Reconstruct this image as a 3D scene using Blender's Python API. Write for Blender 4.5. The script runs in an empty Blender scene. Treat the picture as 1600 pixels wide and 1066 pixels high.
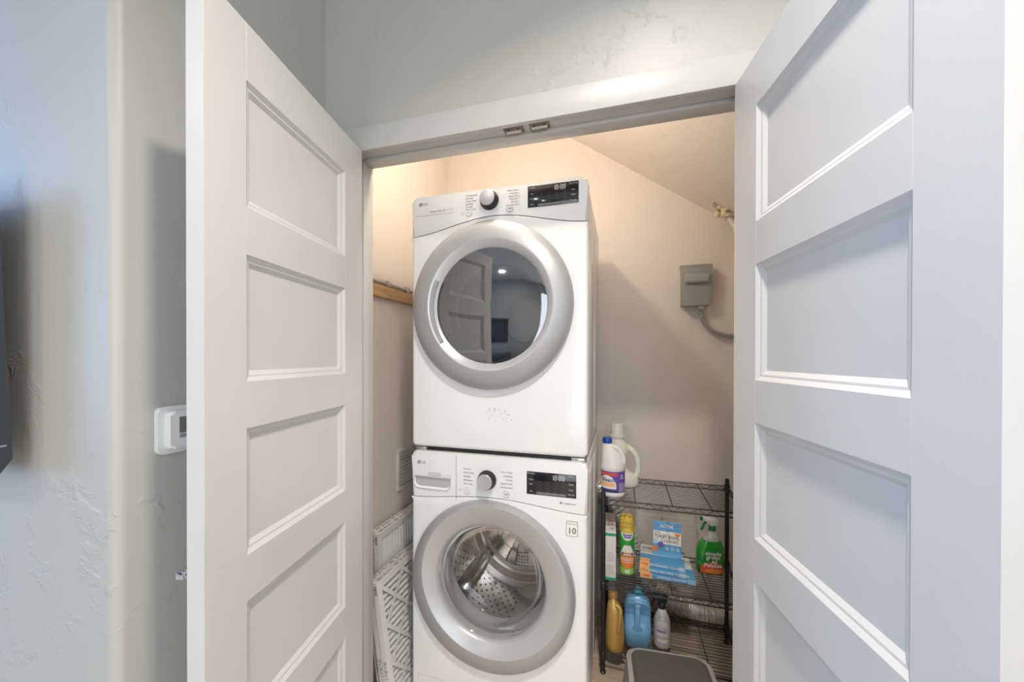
import bpy, bmesh, math, random
from mathutils import Vector, Matrix
random.seed(7)
S = bpy.context.scene
COL = S.collection
R = math.radians

# ------------------------------------------------------------------ camera
YAW, PITCH, ROLL, FPX, CX, CY, CH = .2822, -.0047, .0015, 593.2, 799.1, 561.3, 1.37
fwd = Vector((-math.sin(YAW)*math.cos(PITCH), math.cos(YAW)*math.cos(PITCH), math.sin(PITCH)))
rgt = Vector((math.cos(YAW), math.sin(YAW), 0))
upv = rgt.cross(fwd)
r2 = math.cos(ROLL)*rgt + math.sin(ROLL)*upv
u2 = -math.sin(ROLL)*rgt + math.cos(ROLL)*upv
cam = bpy.data.objects.new('camera', bpy.data.cameras.new('camera'))
COL.objects.link(cam)
cam.data.sensor_width = 36
cam.data.sensor_fit = 'HORIZONTAL'
cam.data.lens = 36*FPX/1600
cam.data.shift_x = (800-CX)/1600
cam.data.shift_y = (CY-533)/1600
cam.data.clip_start = .02
cam.matrix_world = Matrix(((r2.x, u2.x, -fwd.x, 0), (r2.y, u2.y, -fwd.y, 0), (r2.z, u2.z, -fwd.z, CH), (0, 0, 0, 1)))
S.camera = cam

# ------------------------------------------------------------------ world, exposure
W = bpy.data.worlds.new('world'); S.world = W
W.use_nodes = True
W.node_tree.nodes['Background'].inputs[0].default_value = (.62, .78, 1, 1)
W.node_tree.nodes['Background'].inputs[1].default_value = 1.2
S.view_settings.view_transform = 'Standard'
S.view_settings.look = 'None'
S.view_settings.gamma = 1
S.view_settings.use_curve_mapping = False
S.view_settings.exposure = 0.22

def area(name, loc, direction, sx, sy, power, color, shape='RECTANGLE', spread=180):
    l = bpy.data.lights.new(name, 'AREA'); l.shape = shape; l.size = sx; l.size_y = sy
    l.energy = power; l.color = color; l.spread = R(spread)
    o = bpy.data.objects.new(name, l); COL.objects.link(o)
    o.location = loc
    o.rotation_euler = Vector(direction).to_track_quat('-Z', 'Y').to_euler()
    return o
CEIL = 2.88
# daylight by the left and rear windows (rear one widened for frontal fill)
area('window_and_fill_light', (-4.38, -1.05, 1.75), (1, .08, -.06), 2.3, 1.9, 78, (.20, .49, 1))
area('window_and_fill_light', (.85, -3.40, 1.40), (-.05, 1, 0), 2.6, 2.3, 39, (.95, .97, 1))
area('window_and_fill_light', (2.20, -1.3, 1.55), (-1, .05, 0), 2.3, 1.9, 8, (.98, .98, 1))  # added side fill, standing in an unseen window on the right wall
# recessed lamp over the doors, the rest added as room fill (housings further down)
CANS = [(.14, .18), (-1.6, -1.3), (1.1, -1.3), (-1.6, -2.7), (1.1, -2.7)]
for i, (x, y) in enumerate(CANS):
    area('recessed_and_fill_light', (x, y, CEIL-.012), (0, 0, -1), .13, .13, 22 if i == 0 else 9, (1, .92, .82), 'DISK', 125 if i == 0 else 170)

# ------------------------------------------------------------------ materials
MATS = {}
def nodes_of(name):
    m = bpy.data.materials.new(name); m.use_nodes = True
    nt = m.node_tree
    return m, nt, nt.nodes['Principled BSDF']
def mat(name, col, rough=.5, metal=0., spec=.5, var=0., vscale=8., bump=0., bscale=60., coat=0., emit=None, estr=0., stretch=None, sub=0.):
    if name in MATS: return MATS[name]
    m, nt, b = nodes_of(name)
    c = (*col, 1)
    b.inputs['Base Color'].default_value = c
    b.inputs['Roughness'].default_value = rough
    b.inputs['Metallic'].default_value = metal
    b.inputs['Specular IOR Level'].default_value = spec
    b.inputs['Coat Weight'].default_value = coat
    b.inputs['Coat Roughness'].default_value = .08
    if emit:
        b.inputs['Emission Color'].default_value = (*emit, 1); b.inputs['Emission Strength'].default_value = estr
    tc = nt.nodes.new('ShaderNodeTexCoord')
    mp = nt.nodes.new('ShaderNodeMapping')
    nt.links.new(tc.outputs['Object'], mp.inputs['Vector'])
    if stretch: mp.inputs['Scale'].default_value = stretch
    n = nt.nodes.new('ShaderNodeTexNoise')
    nt.links.new(mp.outputs['Vector'], n.inputs['Vector'])
    n.inputs['Scale'].default_value = vscale; n.inputs['Detail'].default_value = 5
    rp = nt.nodes.new('ShaderNodeMapRange')
    nt.links.new(n.outputs['Fac'], rp.inputs['Value'])
    v = max(var, .012)
    rp.inputs['From Min'].default_value = .3; rp.inputs['From Max'].default_value = .7
    rp.inputs['To Min'].default_value = 1-v; rp.inputs['To Max'].default_value = 1+v
    mx = nt.nodes.new('ShaderNodeVectorMath'); mx.operation = 'SCALE'
    mx.inputs[0].default_value = col
    nt.links.new(rp.outputs['Result'], mx.inputs['Scale'])
    nt.links.new(mx.outputs['Vector'], b.inputs['Base Color'])
    if bump:
        n2 = nt.nodes.new('ShaderNodeTexNoise'); n2.inputs['Scale'].default_value = bscale; n2.inputs['Detail'].default_value = 4
        nt.links.new(mp.outputs['Vector'], n2.inputs['Vector'])
        bp = nt.nodes.new('ShaderNodeBump'); bp.inputs['Strength'].default_value = .6; bp.inputs['Distance'].default_value = bump
        nt.links.new(n2.outputs['Fac'], bp.inputs['Height'])
        nt.links.new(bp.outputs['Normal'], b.inputs['Normal'])
    MATS[name] = m
    return m

def wall_mat(name, col, rough=.55, amt=.003):
    """painted skip-trowel plaster: flat fields broken by shallow ridges and scrapes"""
    m, nt, b = nodes_of(name)
    b.inputs['Base Color'].default_value = (*col, 1)
    b.inputs['Roughness'].default_value = rough
    b.inputs['Specular IOR Level'].default_value = .45
    tc = nt.nodes.new('ShaderNodeTexCoord')
    wn = nt.nodes.new('ShaderNodeTexNoise'); wn.inputs['Scale'].default_value = 7; wn.inputs['Detail'].default_value = 3
    nt.links.new(tc.outputs['Object'], wn.inputs['Vector'])
    wa = nt.nodes.new('ShaderNodeVectorMath'); wa.operation = 'MULTIPLY_ADD'
    wa.inputs[1].default_value = (.25, .25, .25)
    nt.links.new(wn.outputs['Color'], wa.inputs[0]); nt.links.new(tc.outputs['Object'], wa.inputs[2])
    n1 = nt.nodes.new('ShaderNodeTexNoise'); n1.inputs['Scale'].default_value = 9; n1.inputs['Detail'].default_value = 6; n1.inputs['Roughness'].default_value = .62
    nt.links.new(wa.outputs['Vector'], n1.inputs['Vector'])
    r1 = nt.nodes.new('ShaderNodeMapRange'); r1.interpolation_type = 'SMOOTHSTEP'
    r1.inputs['From Min'].default_value = .54; r1.inputs['From Max'].default_value = .66
    nt.links.new(n1.outputs['Fac'], r1.inputs['Value'])
    n3 = nt.nodes.new('ShaderNodeTexNoise'); n3.inputs['Scale'].default_value = 3; n3.inputs['Detail'].default_value = 2
    nt.links.new(tc.outputs['Object'], n3.inputs['Vector'])
    r3 = nt.nodes.new('ShaderNodeMapRange'); r3.inputs['From Min'].default_value = .40; r3.inputs['From Max'].default_value = .62
    nt.links.new(n3.outputs['Fac'], r3.inputs['Value'])
    mu = nt.nodes.new('ShaderNodeMath'); mu.operation = 'MULTIPLY'
    nt.links.new(r1.outputs['Result'], mu.inputs[0]); nt.links.new(r3.outputs['Result'], mu.inputs[1])
    n2 = nt.nodes.new('ShaderNodeTexNoise'); n2.inputs['Scale'].default_value = 90; n2.inputs['Detail'].default_value = 3
    nt.links.new(tc.outputs['Object'], n2.inputs['Vector'])
    ma = nt.nodes.new('ShaderNodeMath'); ma.operation = 'MULTIPLY_ADD'; ma.inputs[1].default_value = .10
    nt.links.new(n2.outputs['Fac'], ma.inputs[0]); nt.links.new(mu.outputs[0], ma.inputs[2])
    bp = nt.nodes.new('ShaderNodeBump'); bp.inputs['Strength'].default_value = .55; bp.inputs['Distance'].default_value = amt
    nt.links.new(ma.outputs[0], bp.inputs['Height']); nt.links.new(bp.outputs['Normal'], b.inputs['Normal'])
    MATS[name] = m
    return m

def glass_mat(name, tint, gloss_min, rough=.02, gcol=(1, 1, 1), fk=1.):
    m, nt, b = nodes_of(name)
    nt.nodes.remove(b)
    out = nt.nodes['Material Output']
    tr = nt.nodes.new('ShaderNodeBsdfTransparent'); tr.inputs[0].default_value = (*tint, 1)
    gl = nt.nodes.new('ShaderNodeBsdfGlossy'); gl.inputs['Roughness'].default_value = rough; gl.inputs[0].default_value = (*gcol, 1)
    fr = nt.nodes.new('ShaderNodeFresnel'); fr.inputs[0].default_value = 1.5
    ad = nt.nodes.new('ShaderNodeMath'); ad.operation = 'MULTIPLY_ADD'; ad.use_clamp = True; ad.inputs[1].default_value = fk; ad.inputs[2].default_value = gloss_min
    nt.links.new(fr.outputs[0], ad.inputs[0])
    mx = nt.nodes.new('ShaderNodeMixShader')
    nt.links.new(ad.outputs[0], mx.inputs[0]); nt.links.new(tr.outputs[0], mx.inputs[1]); nt.links.new(gl.outputs[0], mx.inputs[2])
    nt.links.new(mx.outputs[0], out.inputs['Surface'])
    MATS[name] = m
    return m

def plank_mat(name, c1, c2):
    m, nt, b = nodes_of(name)
    tc = nt.nodes.new('ShaderNodeTexCoord')
    mp = nt.nodes.new('ShaderNodeMapping'); mp.inputs['Scale'].default_value = (1.2, 14, 1)
    nt.links.new(tc.outputs['Object'], mp.inputs['Vector'])
    n = nt.nodes.new('ShaderNodeTexNoise'); n.inputs['Scale'].default_value = 4; n.inputs['Detail'].default_value = 8
    nt.links.new(mp.outputs['Vector'], n.inputs['Vector'])
    cr = nt.nodes.new('ShaderNodeValToRGB')
    cr.color_ramp.elements[0].color = (*c1, 1); cr.color_ramp.elements[0].position = .3
    cr.color_ramp.elements[1].color = (*c2, 1); cr.color_ramp.elements[1].position = .7
    nt.links.new(n.outputs['Fac'], cr.inputs[0]); nt.links.new(cr.outputs[0], b.inputs['Base Color'])
    b.inputs['Roughness'].default_value = .42
    MATS[name] = m
    return m

WALL = (.49, .475, .43)
M_wall = wall_mat('hall_paint', WALL, .45)
M_closet = wall_mat('closet_paint', (.82, .745, .675), .6, .003)
M_ceil = mat('ceiling_paint', (.78, .77, .74), .8, bump=.001, bscale=40)
M_white = mat('door_enamel', (.61, .60, .58), .34, var=.008, bump=.0002, bscale=120)
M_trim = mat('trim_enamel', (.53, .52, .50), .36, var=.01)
M_floor = plank_mat('vinyl_plank', (.44, .34, .25), (.66, .55, .43))
M_appl = mat('appliance_white', (.80, .80, .80), .16, coat=.35, var=.006)
M_panel = mat('panel_white', (.78, .78, .78), .22, coat=.2, var=.006)
M_appside = mat('appliance_side', (.74, .74, .74), .22, var=.01)
M_silver = mat('silver_ring', (.43, .435, .44), .42, metal=.35, var=.01)
M_silver2 = mat('silver_ring_inner', (.52, .52, .525), .36, metal=.35, var=.01)
M_chrome = mat('chrome', (.82, .82, .83), .08, metal=1)
M_steel = mat('steel', (.78, .76, .73), .25, metal=1, var=.05, vscale=30)
M_drum = mat('drum_steel', (.72, .69, .66), .20, metal=.9, var=.06, vscale=20)
M_nickel = mat('satin_nickel', (.60, .57, .53), .25, metal=1, var=.04)
M_bronze = mat('catch_brass', (.26, .21, .17), .35, metal=.9, var=.15, vscale=60)
M_black = mat('black_plastic', (.02, .02, .022), .35)
M_blackwire = mat('black_wire', (.016, .015, .015), .42, var=.2, vscale=30)
M_tv = mat('tv_plastic', (.035, .042, .05), .4)
M_dark = mat('dark_recess', (.05, .05, .05), .7)
M_gasket = mat('grey_gasket', (.30, .30, .31), .5)
M_drydrum = mat('dryer_drum_paint', (.40, .40, .40), .4, var=.04)
M_display = mat('display_glass', (.012, .012, .014), .12, coat=.4)
M_digit = mat('display_digits', (.55, .55, .55), .5)
M_digit2 = mat('display_print', (.36, .36, .37), .5)
M_digitdim = mat('display_print_dim', (.16, .16, .17), .5)
M_ink = mat('grey_ink', (.13, .13, .14), .5)
M_inklight = mat('light_grey_ink', (.42, .42, .43), .5)
M_seam = mat('seam_shadow_gap', (.20, .20, .20), .6)
M_scuff = mat('adhesive_scuff', (.33, .32, .30), .8, var=.3, vscale=200)
M_knob = mat('knob_metal', (.62, .62, .62), .28, metal=.7)
M_wood = mat('pine', (.58, .36, .18), .55, var=.22, vscale=6, stretch=(6, 1, 14), bump=.0006, bscale=20)
M_galv = mat('galvanised', (.58, .58, .58), .35, metal=.8, var=.15, vscale=80)
M_box = mat('grey_steel_box', (.34, .34, .32), .42, var=.03)
M_conduit = mat('conduit_grey', (.50, .48, .46), .35, metal=.6)
M_pipe = mat('white_pipe', (.78, .75, .70), .4)
M_foam = mat('spray_foam', (.80, .68, .45), .8, var=.15, vscale=40, bump=.004, bscale=70)
M_foil = mat('foil_duct', (.84, .81, .77), .28, metal=.7, var=.12, vscale=40, bump=.004, bscale=120)
M_card = mat('white_card', (.74, .72, .69), .7, var=.03)
M_pleat = mat('filter_pleat', (.66, .66, .65), .85, var=.05, vscale=30)
M_tstat = mat('thermostat_white', (.80, .80, .78), .35)
M_lcd = mat('lcd_grey', (.16, .165, .14), .25)
M_lcd2 = mat('lcd_button', (.30, .30, .31), .35)
M_vent = mat('vent_white', (.66, .64, .61), .45)
M_gold = mat('gold_plastic', (.60, .36, .10), .28, metal=.25, var=.05)
M_blue = mat('blue_plastic', (.20, .46, .76), .28, coat=.2)
M_cyan = mat('cyan_cap', (.03, .42, .55), .35)
M_bleach = mat('bleach_white', (.82, .80, .76), .35)
M_jug = mat('jug_cream', (.80, .76, .68), .38)
M_capcl = mat('cap_frosted', (.72, .69, .63), .3)
M_bluecap = mat('blue_cap', (.01, .07, .42), .35)
M_purple = mat('label_purple', (.16, .07, .42), .45)
M_red = mat('label_red', (.72, .09, .04), .45)
M_orange = mat('label_orange', (.85, .26, .05), .45)
M_orangel = mat('label_light_orange', (.92, .50, .18), .5)
M_paper = mat('label_white', (.82, .80, .76), .5)
M_navy = mat('label_navy', (.03, .05, .16), .5)
M_green = mat('can_green', (.02, .36, .03), .3, coat=.3)
M_lime = mat('can_lime', (.30, .62, .12), .35)
M_teal = mat('carton_green', (.02, .36, .20), .5)
M_yellow = mat('yellow_cap', (.80, .58, .08), .4)
M_carton = mat('carton_pink_white', (.78, .72, .68), .6)
M_cblue = mat('carton_blue', (.10, .36, .66), .4)
M_clblue = mat('carton_light_blue', (.35, .58, .78), .4)
M_greenliq = mat('green_cleaner', (.018, .30, .028), .12, coat=.5)
M_greentrig = mat('green_trigger', (.005, .20, .06), .35)
M_clear = mat('clear_bottle', (.55, .58, .50), .12, coat=.5)
M_sprayb = mat('spray_bottle_translucent', (.58, .57, .54), .3)
M_lilac = mat('label_lilac', (.56, .50, .56), .5)
M_stool = mat('stool_grey', (.36, .355, .35), .5, var=.03)
M_tread = mat('stool_tread', (.085, .078, .07), .7)
M_sofa = mat('sofa_cloth', (.10, .11, .13), .9, var=.15, vscale=60, bump=.001, bscale=200)
M_frame = mat('picture_frame', (.02, .02, .02), .4)
M_print = mat('picture_print', (.05, .05, .055), .5, var=.9, vscale=3)
M_lampe = mat('lamp_diffuser', (.9, .9, .9), .5, emit=(1, .9, .78), estr=6)
M_bulb = mat('bulb_glow', (1, .9, .75), .4, emit=(1, .88, .73), estr=245)
M_porc = mat('porcelain', (.82, .81, .78), .25)
G_dry = glass_mat('dryer_door_glass', (.42, .42, .43), .20, .03)
G_wash = glass_mat('washer_door_glass', (.90, .89, .88), .03, .04, fk=.38)
G_win = glass_mat('window_glass', (.95, .97, .97), .0, .0)

# ------------------------------------------------------------------ helpers
def link(o, parent=None):
    COL.objects.link(o)
    if parent is not None: o.parent = parent
    return o
def finish(name, bm, m, parent=None, smooth=35, mats=None):
    me = bpy.data.meshes.new(name)
    bmesh.ops.recalc_face_normals(bm, faces=bm.faces)
    bm.to_mesh(me); bm.free()
    for mm in (mats or [m]): me.materials.append(mm)
    if smooth:
        me.shade_smooth(); me.set_sharp_from_angle(angle=R(smooth))
    return link(bpy.data.objects.new(name, me), parent)
def empty(name, loc=(0, 0, 0), rz=0., rot=None):
    o = bpy.data.objects.new(name, None); COL.objects.link(o)
    o.empty_display_size = .05
    o.location = loc; o.rotation_euler = rot or (0, 0, rz)
    return o
def tag(o, label, cat, group=None, kind=None):
    o['label'] = label; o['category'] = cat
    if group: o['group'] = group
    if kind: o['kind'] = kind
    return o
def struct(o, label=None):
    o['kind'] = 'structure'
    if label: o['label'] = label
    return o
def box(bm, x0, x1, y0, y1, z0, z1, bev=0., seg=2, M=None):
    vs = [bm.verts.new(((x0, x1)[i & 1], (y0, y1)[i >> 1 & 1], (z0, z1)[i >> 2 & 1])) for i in range(8)]
    fs = [bm.faces.new([vs[k] for k in q]) for q in ((0, 2, 3, 1), (4, 5, 7, 6), (0, 1, 5, 4), (2, 6, 7, 3), (0, 4, 6, 2), (1, 3, 7, 5))]
    if bev:
        es = list({e for f in fs for e in f.edges})
        r = bmesh.ops.bevel(bm, geom=es, offset=bev, segments=seg, affect='EDGES', profile=.5)
        vs = list({v for v in r['verts']} | {v for v in vs if v.is_valid})
    if M is not None:
        bmesh.ops.transform(bm, matrix=M, verts=[v for v in vs if v.is_valid])
    return vs
def obox(name, m, parent, x0, x1, y0, y1, z0, z1, bev=0., seg=2, smooth=35):
    bm = bmesh.new(); box(bm, x0, x1, y0, y1, z0, z1, bev, seg)
    return finish(name, bm, m, parent, smooth)
def loft(bm, rings, cap0=False, cap1=False, close=True):
    prev = None
    first = None
    for ring in rings:
        cur = [bm.verts.new(p) for p in ring]
        if first is None: first = cur
        if prev:
            n = len(cur)
            for i in range(n if close else n-1):
                bm.faces.new((prev[i], prev[(i+1) % n], cur[(i+1) % n], cur[i]))
        prev = cur
    if cap0: bm.faces.new(first[::-1])
    if cap1: bm.faces.new(prev)
def circ_y(cx, cz, r, y, n=96):          # ring in the XZ plane
    return [(cx+r*math.cos(2*math.pi*i/n), y, cz+r*math.sin(2*math.pi*i/n)) for i in range(n)]
def sup(cx, cy, z, rx, ry, p=2., n=40):   # super-ellipse in the XY plane
    out = []
    for i in range(n):
        a = 2*math.pi*i/n
        c, s = math.cos(a), math.sin(a)
        out.append((cx+rx*math.copysign(abs(c)**(2/p), c), cy+ry*math.copysign(abs(s)**(2/p), s), z))
    return out
def lathe_z(bm, prof, n=32, cx=0, cy=0, cap0=True, cap1=True):
    loft(bm, [sup(cx, cy, z, max(r, 1e-4), max(r, 1e-4), 2, n) for r, z in prof], cap0, cap1)
def tube(bm, pts, r, seg=8, cap=True, radii=None, closed=False):
    pts = [Vector(p) for p in pts]
    rings = []
    t0 = (pts[1]-pts[0]).normalized()
    ref = Vector((0, 0, 1)) if abs(t0.z) < .9 else Vector((1, 0, 0))
    nrm = t0.cross(ref).normalized()
    for i, p in enumerate(pts):
        a = pts[max(i-1, 0)]; b = pts[min(i+1, len(pts)-1)]
        t = (b-a).normalized()
        nrm = (nrm - t*nrm.dot(t)).normalized()
        bn = t.cross(nrm)
        rr = radii[i] if radii else r
        rings.append([p+(nrm*math.cos(2*math.pi*k/seg)+bn*math.sin(2*math.pi*k/seg))*rr for k in range(seg)])
    loft(bm, rings, cap, cap)
def spline(pts, n=12):
    pts = [Vector(p) for p in pts]
    P = [pts[0]*2-pts[1]]+pts+[pts[-1]*2-pts[-2]]
    out = []
    for i in range(1, len(P)-2):
        for k in range(n):
            t = k/n
            a, b, c, d = P[i-1], P[i], P[i+1], P[i+2]
            out.append(.5*((2*b)+(c-a)*t+(2*a-5*b+4*c-d)*t*t+(3*b-a-3*c+d)*t**3))
    out.append(pts[-1])
    return out
def prism(bm, poly, y0, y1, plane='xz', bev=0., seg=3, skip=None):
    """polygon extruded; plane xz -> along y, xy -> along z, yz -> along x"""
    f = {'xz': lambda a, b, c: (a, c, b), 'xy': lambda a, b, c: (a, b, c), 'yz': lambda a, b, c: (c, a, b)}[plane]
    A = [bm.verts.new(f(a, b, y0)) for a, b in poly]
    B = [bm.verts.new(f(a, b, y1)) for a, b in poly]
    fa = bm.faces.new(A); fb = bm.faces.new(B[::-1])
    n = len(poly)
    for i in range(n): bm.faces.new((A[i], B[i], B[(i+1) % n], A[(i+1) % n]))
    if bev: bmesh.ops.bevel(bm, geom=[e for e in fa.edges if skip is None or not all(skip(v.co) for v in e.verts)], offset=bev, segments=seg, affect='EDGES', profile=.5, clamp_overlap=True)
def rrect(x0, x1, z0, z1, r, n=6):
    out = []
    for (cx, cz, a0) in ((x1-r, z1-r, 0), (x0+r, z1-r, 90), (x0+r, z0+r, 180), (x1-r, z0+r, 270)):
        for k in range(n+1):
            a = R(a0+90*k/n); out.append((cx+r*math.cos(a), cz+r*math.sin(a)))
    return out
FRONT = Matrix(((1, 0, 0, 0), (0, 0, -1, 0), (0, 1, 0, 0), (0, 0, 0, 1)))    # text plane -> facing -Y
def text_mesh(bm, s, size, M, align='LEFT', shear=0., bold=0., sx=1., depth=.0002, fn=None):
    cu = bpy.data.curves.new('t', 'FONT'); cu.body = s; cu.size = size; cu.align_x = align; cu.align_y = 'CENTER'
    cu.extrude = depth; cu.shear = shear; cu.offset = bold; cu.resolution_u = 2
    ob = bpy.data.objects.new('t', cu)
    me = bpy.data.meshes.new_from_object(ob)
    if sx != 1: me.transform(Matrix.Diagonal((sx, 1, 1, 1)))
    if fn:
        for v in me.vertices: v.co = fn(v.co)
    else: me.transform(M)
    bm.from_mesh(me)
    bpy.data.objects.remove(ob); bpy.data.curves.remove(cu); bpy.data.meshes.remove(me)
def texts(name, items, m, parent, y=0., M0=None, depth=.0002):
    """items: (string, x, z, size, align, shear, bold, sx)"""
    bm = bmesh.new()
    for it in items:
        s, x, z, size = it[:4]
        al = it[4] if len(it) > 4 else 'LEFT'; sh = it[5] if len(it) > 5 else 0; bo = it[6] if len(it) > 6 else 0; sx = it[7] if len(it) > 7 else 1
        Mx = (M0 or FRONT)
        Mx = Matrix.Translation((0, y, 0)) @ Mx @ Matrix.Translation((x, z, 0)) if M0 is None else M0 @ Matrix.Translation((x, z, 0))
        text_mesh(bm, s, size, Mx, al, sh, bo, sx, depth)
    o = finish(name, bm, m, parent, 0)
    if len(items) > 3 or name == 'display_bar_lettering': o['kind'] = 'stuff'
    return o
def copy_thing(o, parent=None):
    c = o.copy(); COL.objects.link(c); c.parent = parent
    for ch in [x for x in o.children]: copy_thing(ch, c)
    return c

# ------------------------------------------------------------------ room shell
YW = 1.10       # room face of the closet wall
YB = 1.21       # closet face of it
XL = -.885      # opening, left jamb face
XR = .322
HJ = 2.066      # underside of head jamb
XRET = -1.0     # return wall face
YTV = .52       # face of the wall that carries the television
XCL, XCR, YCB = -1.056, .80, 2.20
struct(obox('floor', M_floor, None, -4.5, 2.3, -3.5, 2.35, -.05, 0, smooth=0), 'brown wood-look floor under the closet')
struct(obox('ceiling', M_ceil, None, -4.5, 2.3, -3.5, YW, CEIL, CEIL+.06, smooth=0))
bm = bmesh.new()
box(bm, XRET, XL-.018, YW, YB, 0, CEIL); box(bm, XR+.018, 2.3, YW, YB, 0, CEIL); box(bm, XL-.018, XR+.018, YW, YB, HJ+.018, CEIL)
struct(finish('wall_closet_front', bm, M_wall, None, 0), 'greige textured wall around the closet opening')
# return wall and television wall: one mass with a bullnose corner
bm = bmesh.new()
br = .022
poly = [(XRET, 2.30), (XRET-.056, 2.30)]
pl = [(XRET, YW+.11)] + [(XRET-br+br*math.cos(a), YTV+br-br*math.sin(a)) for a in [R(k*10) for k in range(10)]] + [(-4.5, YTV), (-4.5, YTV+.1), (XRET-.056, YTV+.1), (XRET-.056, YW+.11)]
prism(bm, pl, 0, CEIL, 'xy')
struct(finish('wall_left', bm, M_wall, None, 40), 'greige plaster wall with rounded bullnose corner beside the left door')
bm = bmesh.new(); box(bm, XCL-.09, XCL, YB, YCB, 0, 2.74)
struct(finish('wall_closet_left', bm, M_closet, None, 0), 'beige side wall inside the closet')
bm = bmesh.new(); box(bm, XCL-.09, XCR+.09, YCB, YCB+.09, 0, 2.74)
struct(finish('wall_closet_back', bm, M_closet, None, 0), 'beige back wall inside the closet')
bm = bmesh.new(); box(bm, XCR, XCR+.09, YB, YCB, 0, 2.74)
struct(finish('wall_closet_right', bm, M_closet, None, 0))
bm = bmesh.new(); box(bm, XCL-.09, XCR+.09, YB, YCB+.09, 2.74, 2.80)
struct(finish('ceiling_closet', bm, M_closet, None, 0))
# sloping soffit (underside of a stair)
sl = .478/.69
xs = -.236-(2.74-2.603)/sl
xe = XCR+.001
bm = bmesh.new()
prism(bm, [(xs, 2.739), (xe, 2.603-(xe+.236)*sl), (xe, 2.739)], YB+.001, YCB+.001, 'xz')
struct(finish('ceiling_slope', bm, M_closet, None, 0), 'sloping soffit above the right of the dryer')
# rest of the room
WY0, WY1, WZ0, WZ1 = -2.2, .1, .8, 2.7
bm = bmesh.new()
box(bm, -4.6, -4.5, -3.5, WY0, 0, CEIL); box(bm, -4.6, -4.5, WY1, YTV+.1, 0, CEIL); box(bm, -4.6, -4.5, WY0, WY1, 0, WZ0); box(bm, -4.6, -4.5, WY0, WY1, WZ1, CEIL)
struct(finish('wall_room_left', bm, M_wall, None, 0))
bm = bmesh.new()
box(bm, -4.6, -.5, -3.6, -3.5, 0, CEIL); box(bm, 2.2, 2.4, -3.6, -3.5, 0, CEIL); box(bm, -.5, 2.2, -3.6, -3.5, 0, .2); box(bm, -.5, 2.2, -3.6, -3.5, 2.6, CEIL)
struct(finish('wall_room_back', bm, M_wall, None, 0))
bm = bmesh.new()
box(bm, 2.3, 2.4, -3.5, -2.5, 0, CEIL); box(bm, 2.3, 2.4, -.1, YB, 0, CEIL); box(bm, 2.3, 2.4, -2.5, -.1, 0, .55); box(bm, 2.3, 2.4, -2.5, -.1, 2.55, CEIL)
struct(finish('wall_right', bm, M_wall, None, 0))
def window(n, y_axis, a0, a1, z0, z1, pos, out=-1):
    w = struct(empty('window_%d' % n, (0, 0, 0)))
    def bxx(name, m, a, b, c, d, t0, t1, par):
        bm = bmesh.new()
        if y_axis: box(bm, *sorted((pos-out*t0, pos-out*t1)), a, b, c, d)
        else: box(bm, a, b, pos+t0, pos+t1, c, d)
        return finish(name, bm, m, par, 0)
    for (a, b, c, d) in ((a0, a1, z0, z0+.06), (a0, a1, z1-.06, z1), (a0, a0+.06, z0+.06, z1-.06), (a1-.06, a1, z0+.06, z1-.06)):
        bxx('window_frame', M_trim, a, b, c, d, -.07, -.01, w)
    am = (a0+a1)/2
    bxx('mullion', M_trim, am-.03, am+.03, z0+.06, z1-.06, -.07, -.01, w)
    for (a, b) in ((a0+.06, am-.03), (am+.03, a1-.06)):
        bxx('pane', G_win, a, b, z0+.06, z1-.06, -.045, -.041, w)
    return w
window(1, True, WY0, WY1, WZ0, WZ1, -4.5)
window(3, True, -2.5, -.1, .55, 2.55, 2.3, 1)  # unseen right-wall window, added to brighten the left door and return wall
window(2, False, -.5, 2.2, .2, 2.6, -3.5)

# ------------------------------------------------------------------ casing and jambs
def trim(n, m, boxes, label=None, bev=.0025):
    bm = bmesh.new()
    for b in boxes: box(bm, *b, bev, 2)
    return struct(finish('trim_%d' % n, bm, m, None, 35), label)
trim(1, M_trim, [(-.968, XR+.083, 1.083, YW, 2.061, 2.140)], 'white head casing over the closet opening')
trim(2, M_trim, [(-.968, -.888, 1.083, YW, 0, 2.061)])
trim(3, M_trim, [(XR+.003, XR+.083, 1.083, YW, 0, 2.061)])
hj = trim(4, M_trim, [(XL-.018, XR+.018, YW-.001, YB, HJ, HJ+.018), (XL, XR, 1.142, 1.176, HJ-.011, HJ)], 'white head jamb with door stop', .0015)
trim(5, M_trim, [(XL-.018, XL, YW-.001, YB, 0, HJ), (XL, XL+.011, 1.142, 1.176, 0, HJ-.011)], None, .0015)
trim(6, M_trim, [(XR, XR+.018, YW-.001, YB, 0, HJ), (XR-.011, XR, 1.142, 1.176, 0, HJ-.011)], None, .0015)
trim(7, M_trim, [(XRET+.001, XRET+.013, YTV+.03, 1.082, 0, .11)])
for xc in (-.318, -.238):     # the two ball catches let into the head jamb
    c = obox('ball_catch', M_bronze, hj, xc-.031, xc+.031, 1.107, 1.137, HJ-.0022, HJ+.001, .0008)
    c['label'] = 'bronze ball catch plate in the head jamb'
    bm = bmesh.new()
    tube(bm, [(xc-.024, 1.122, HJ-.004), (xc+.024, 1.122, HJ-.004)], .0055, 10)
    finish('roller', bm, M_nickel, c)
    for sx in (-.02, .012):
        obox('slot', M_dark, c, xc+sx, xc+sx+.007, 1.1115, 1.1165, HJ-.003, HJ-.002)

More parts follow.
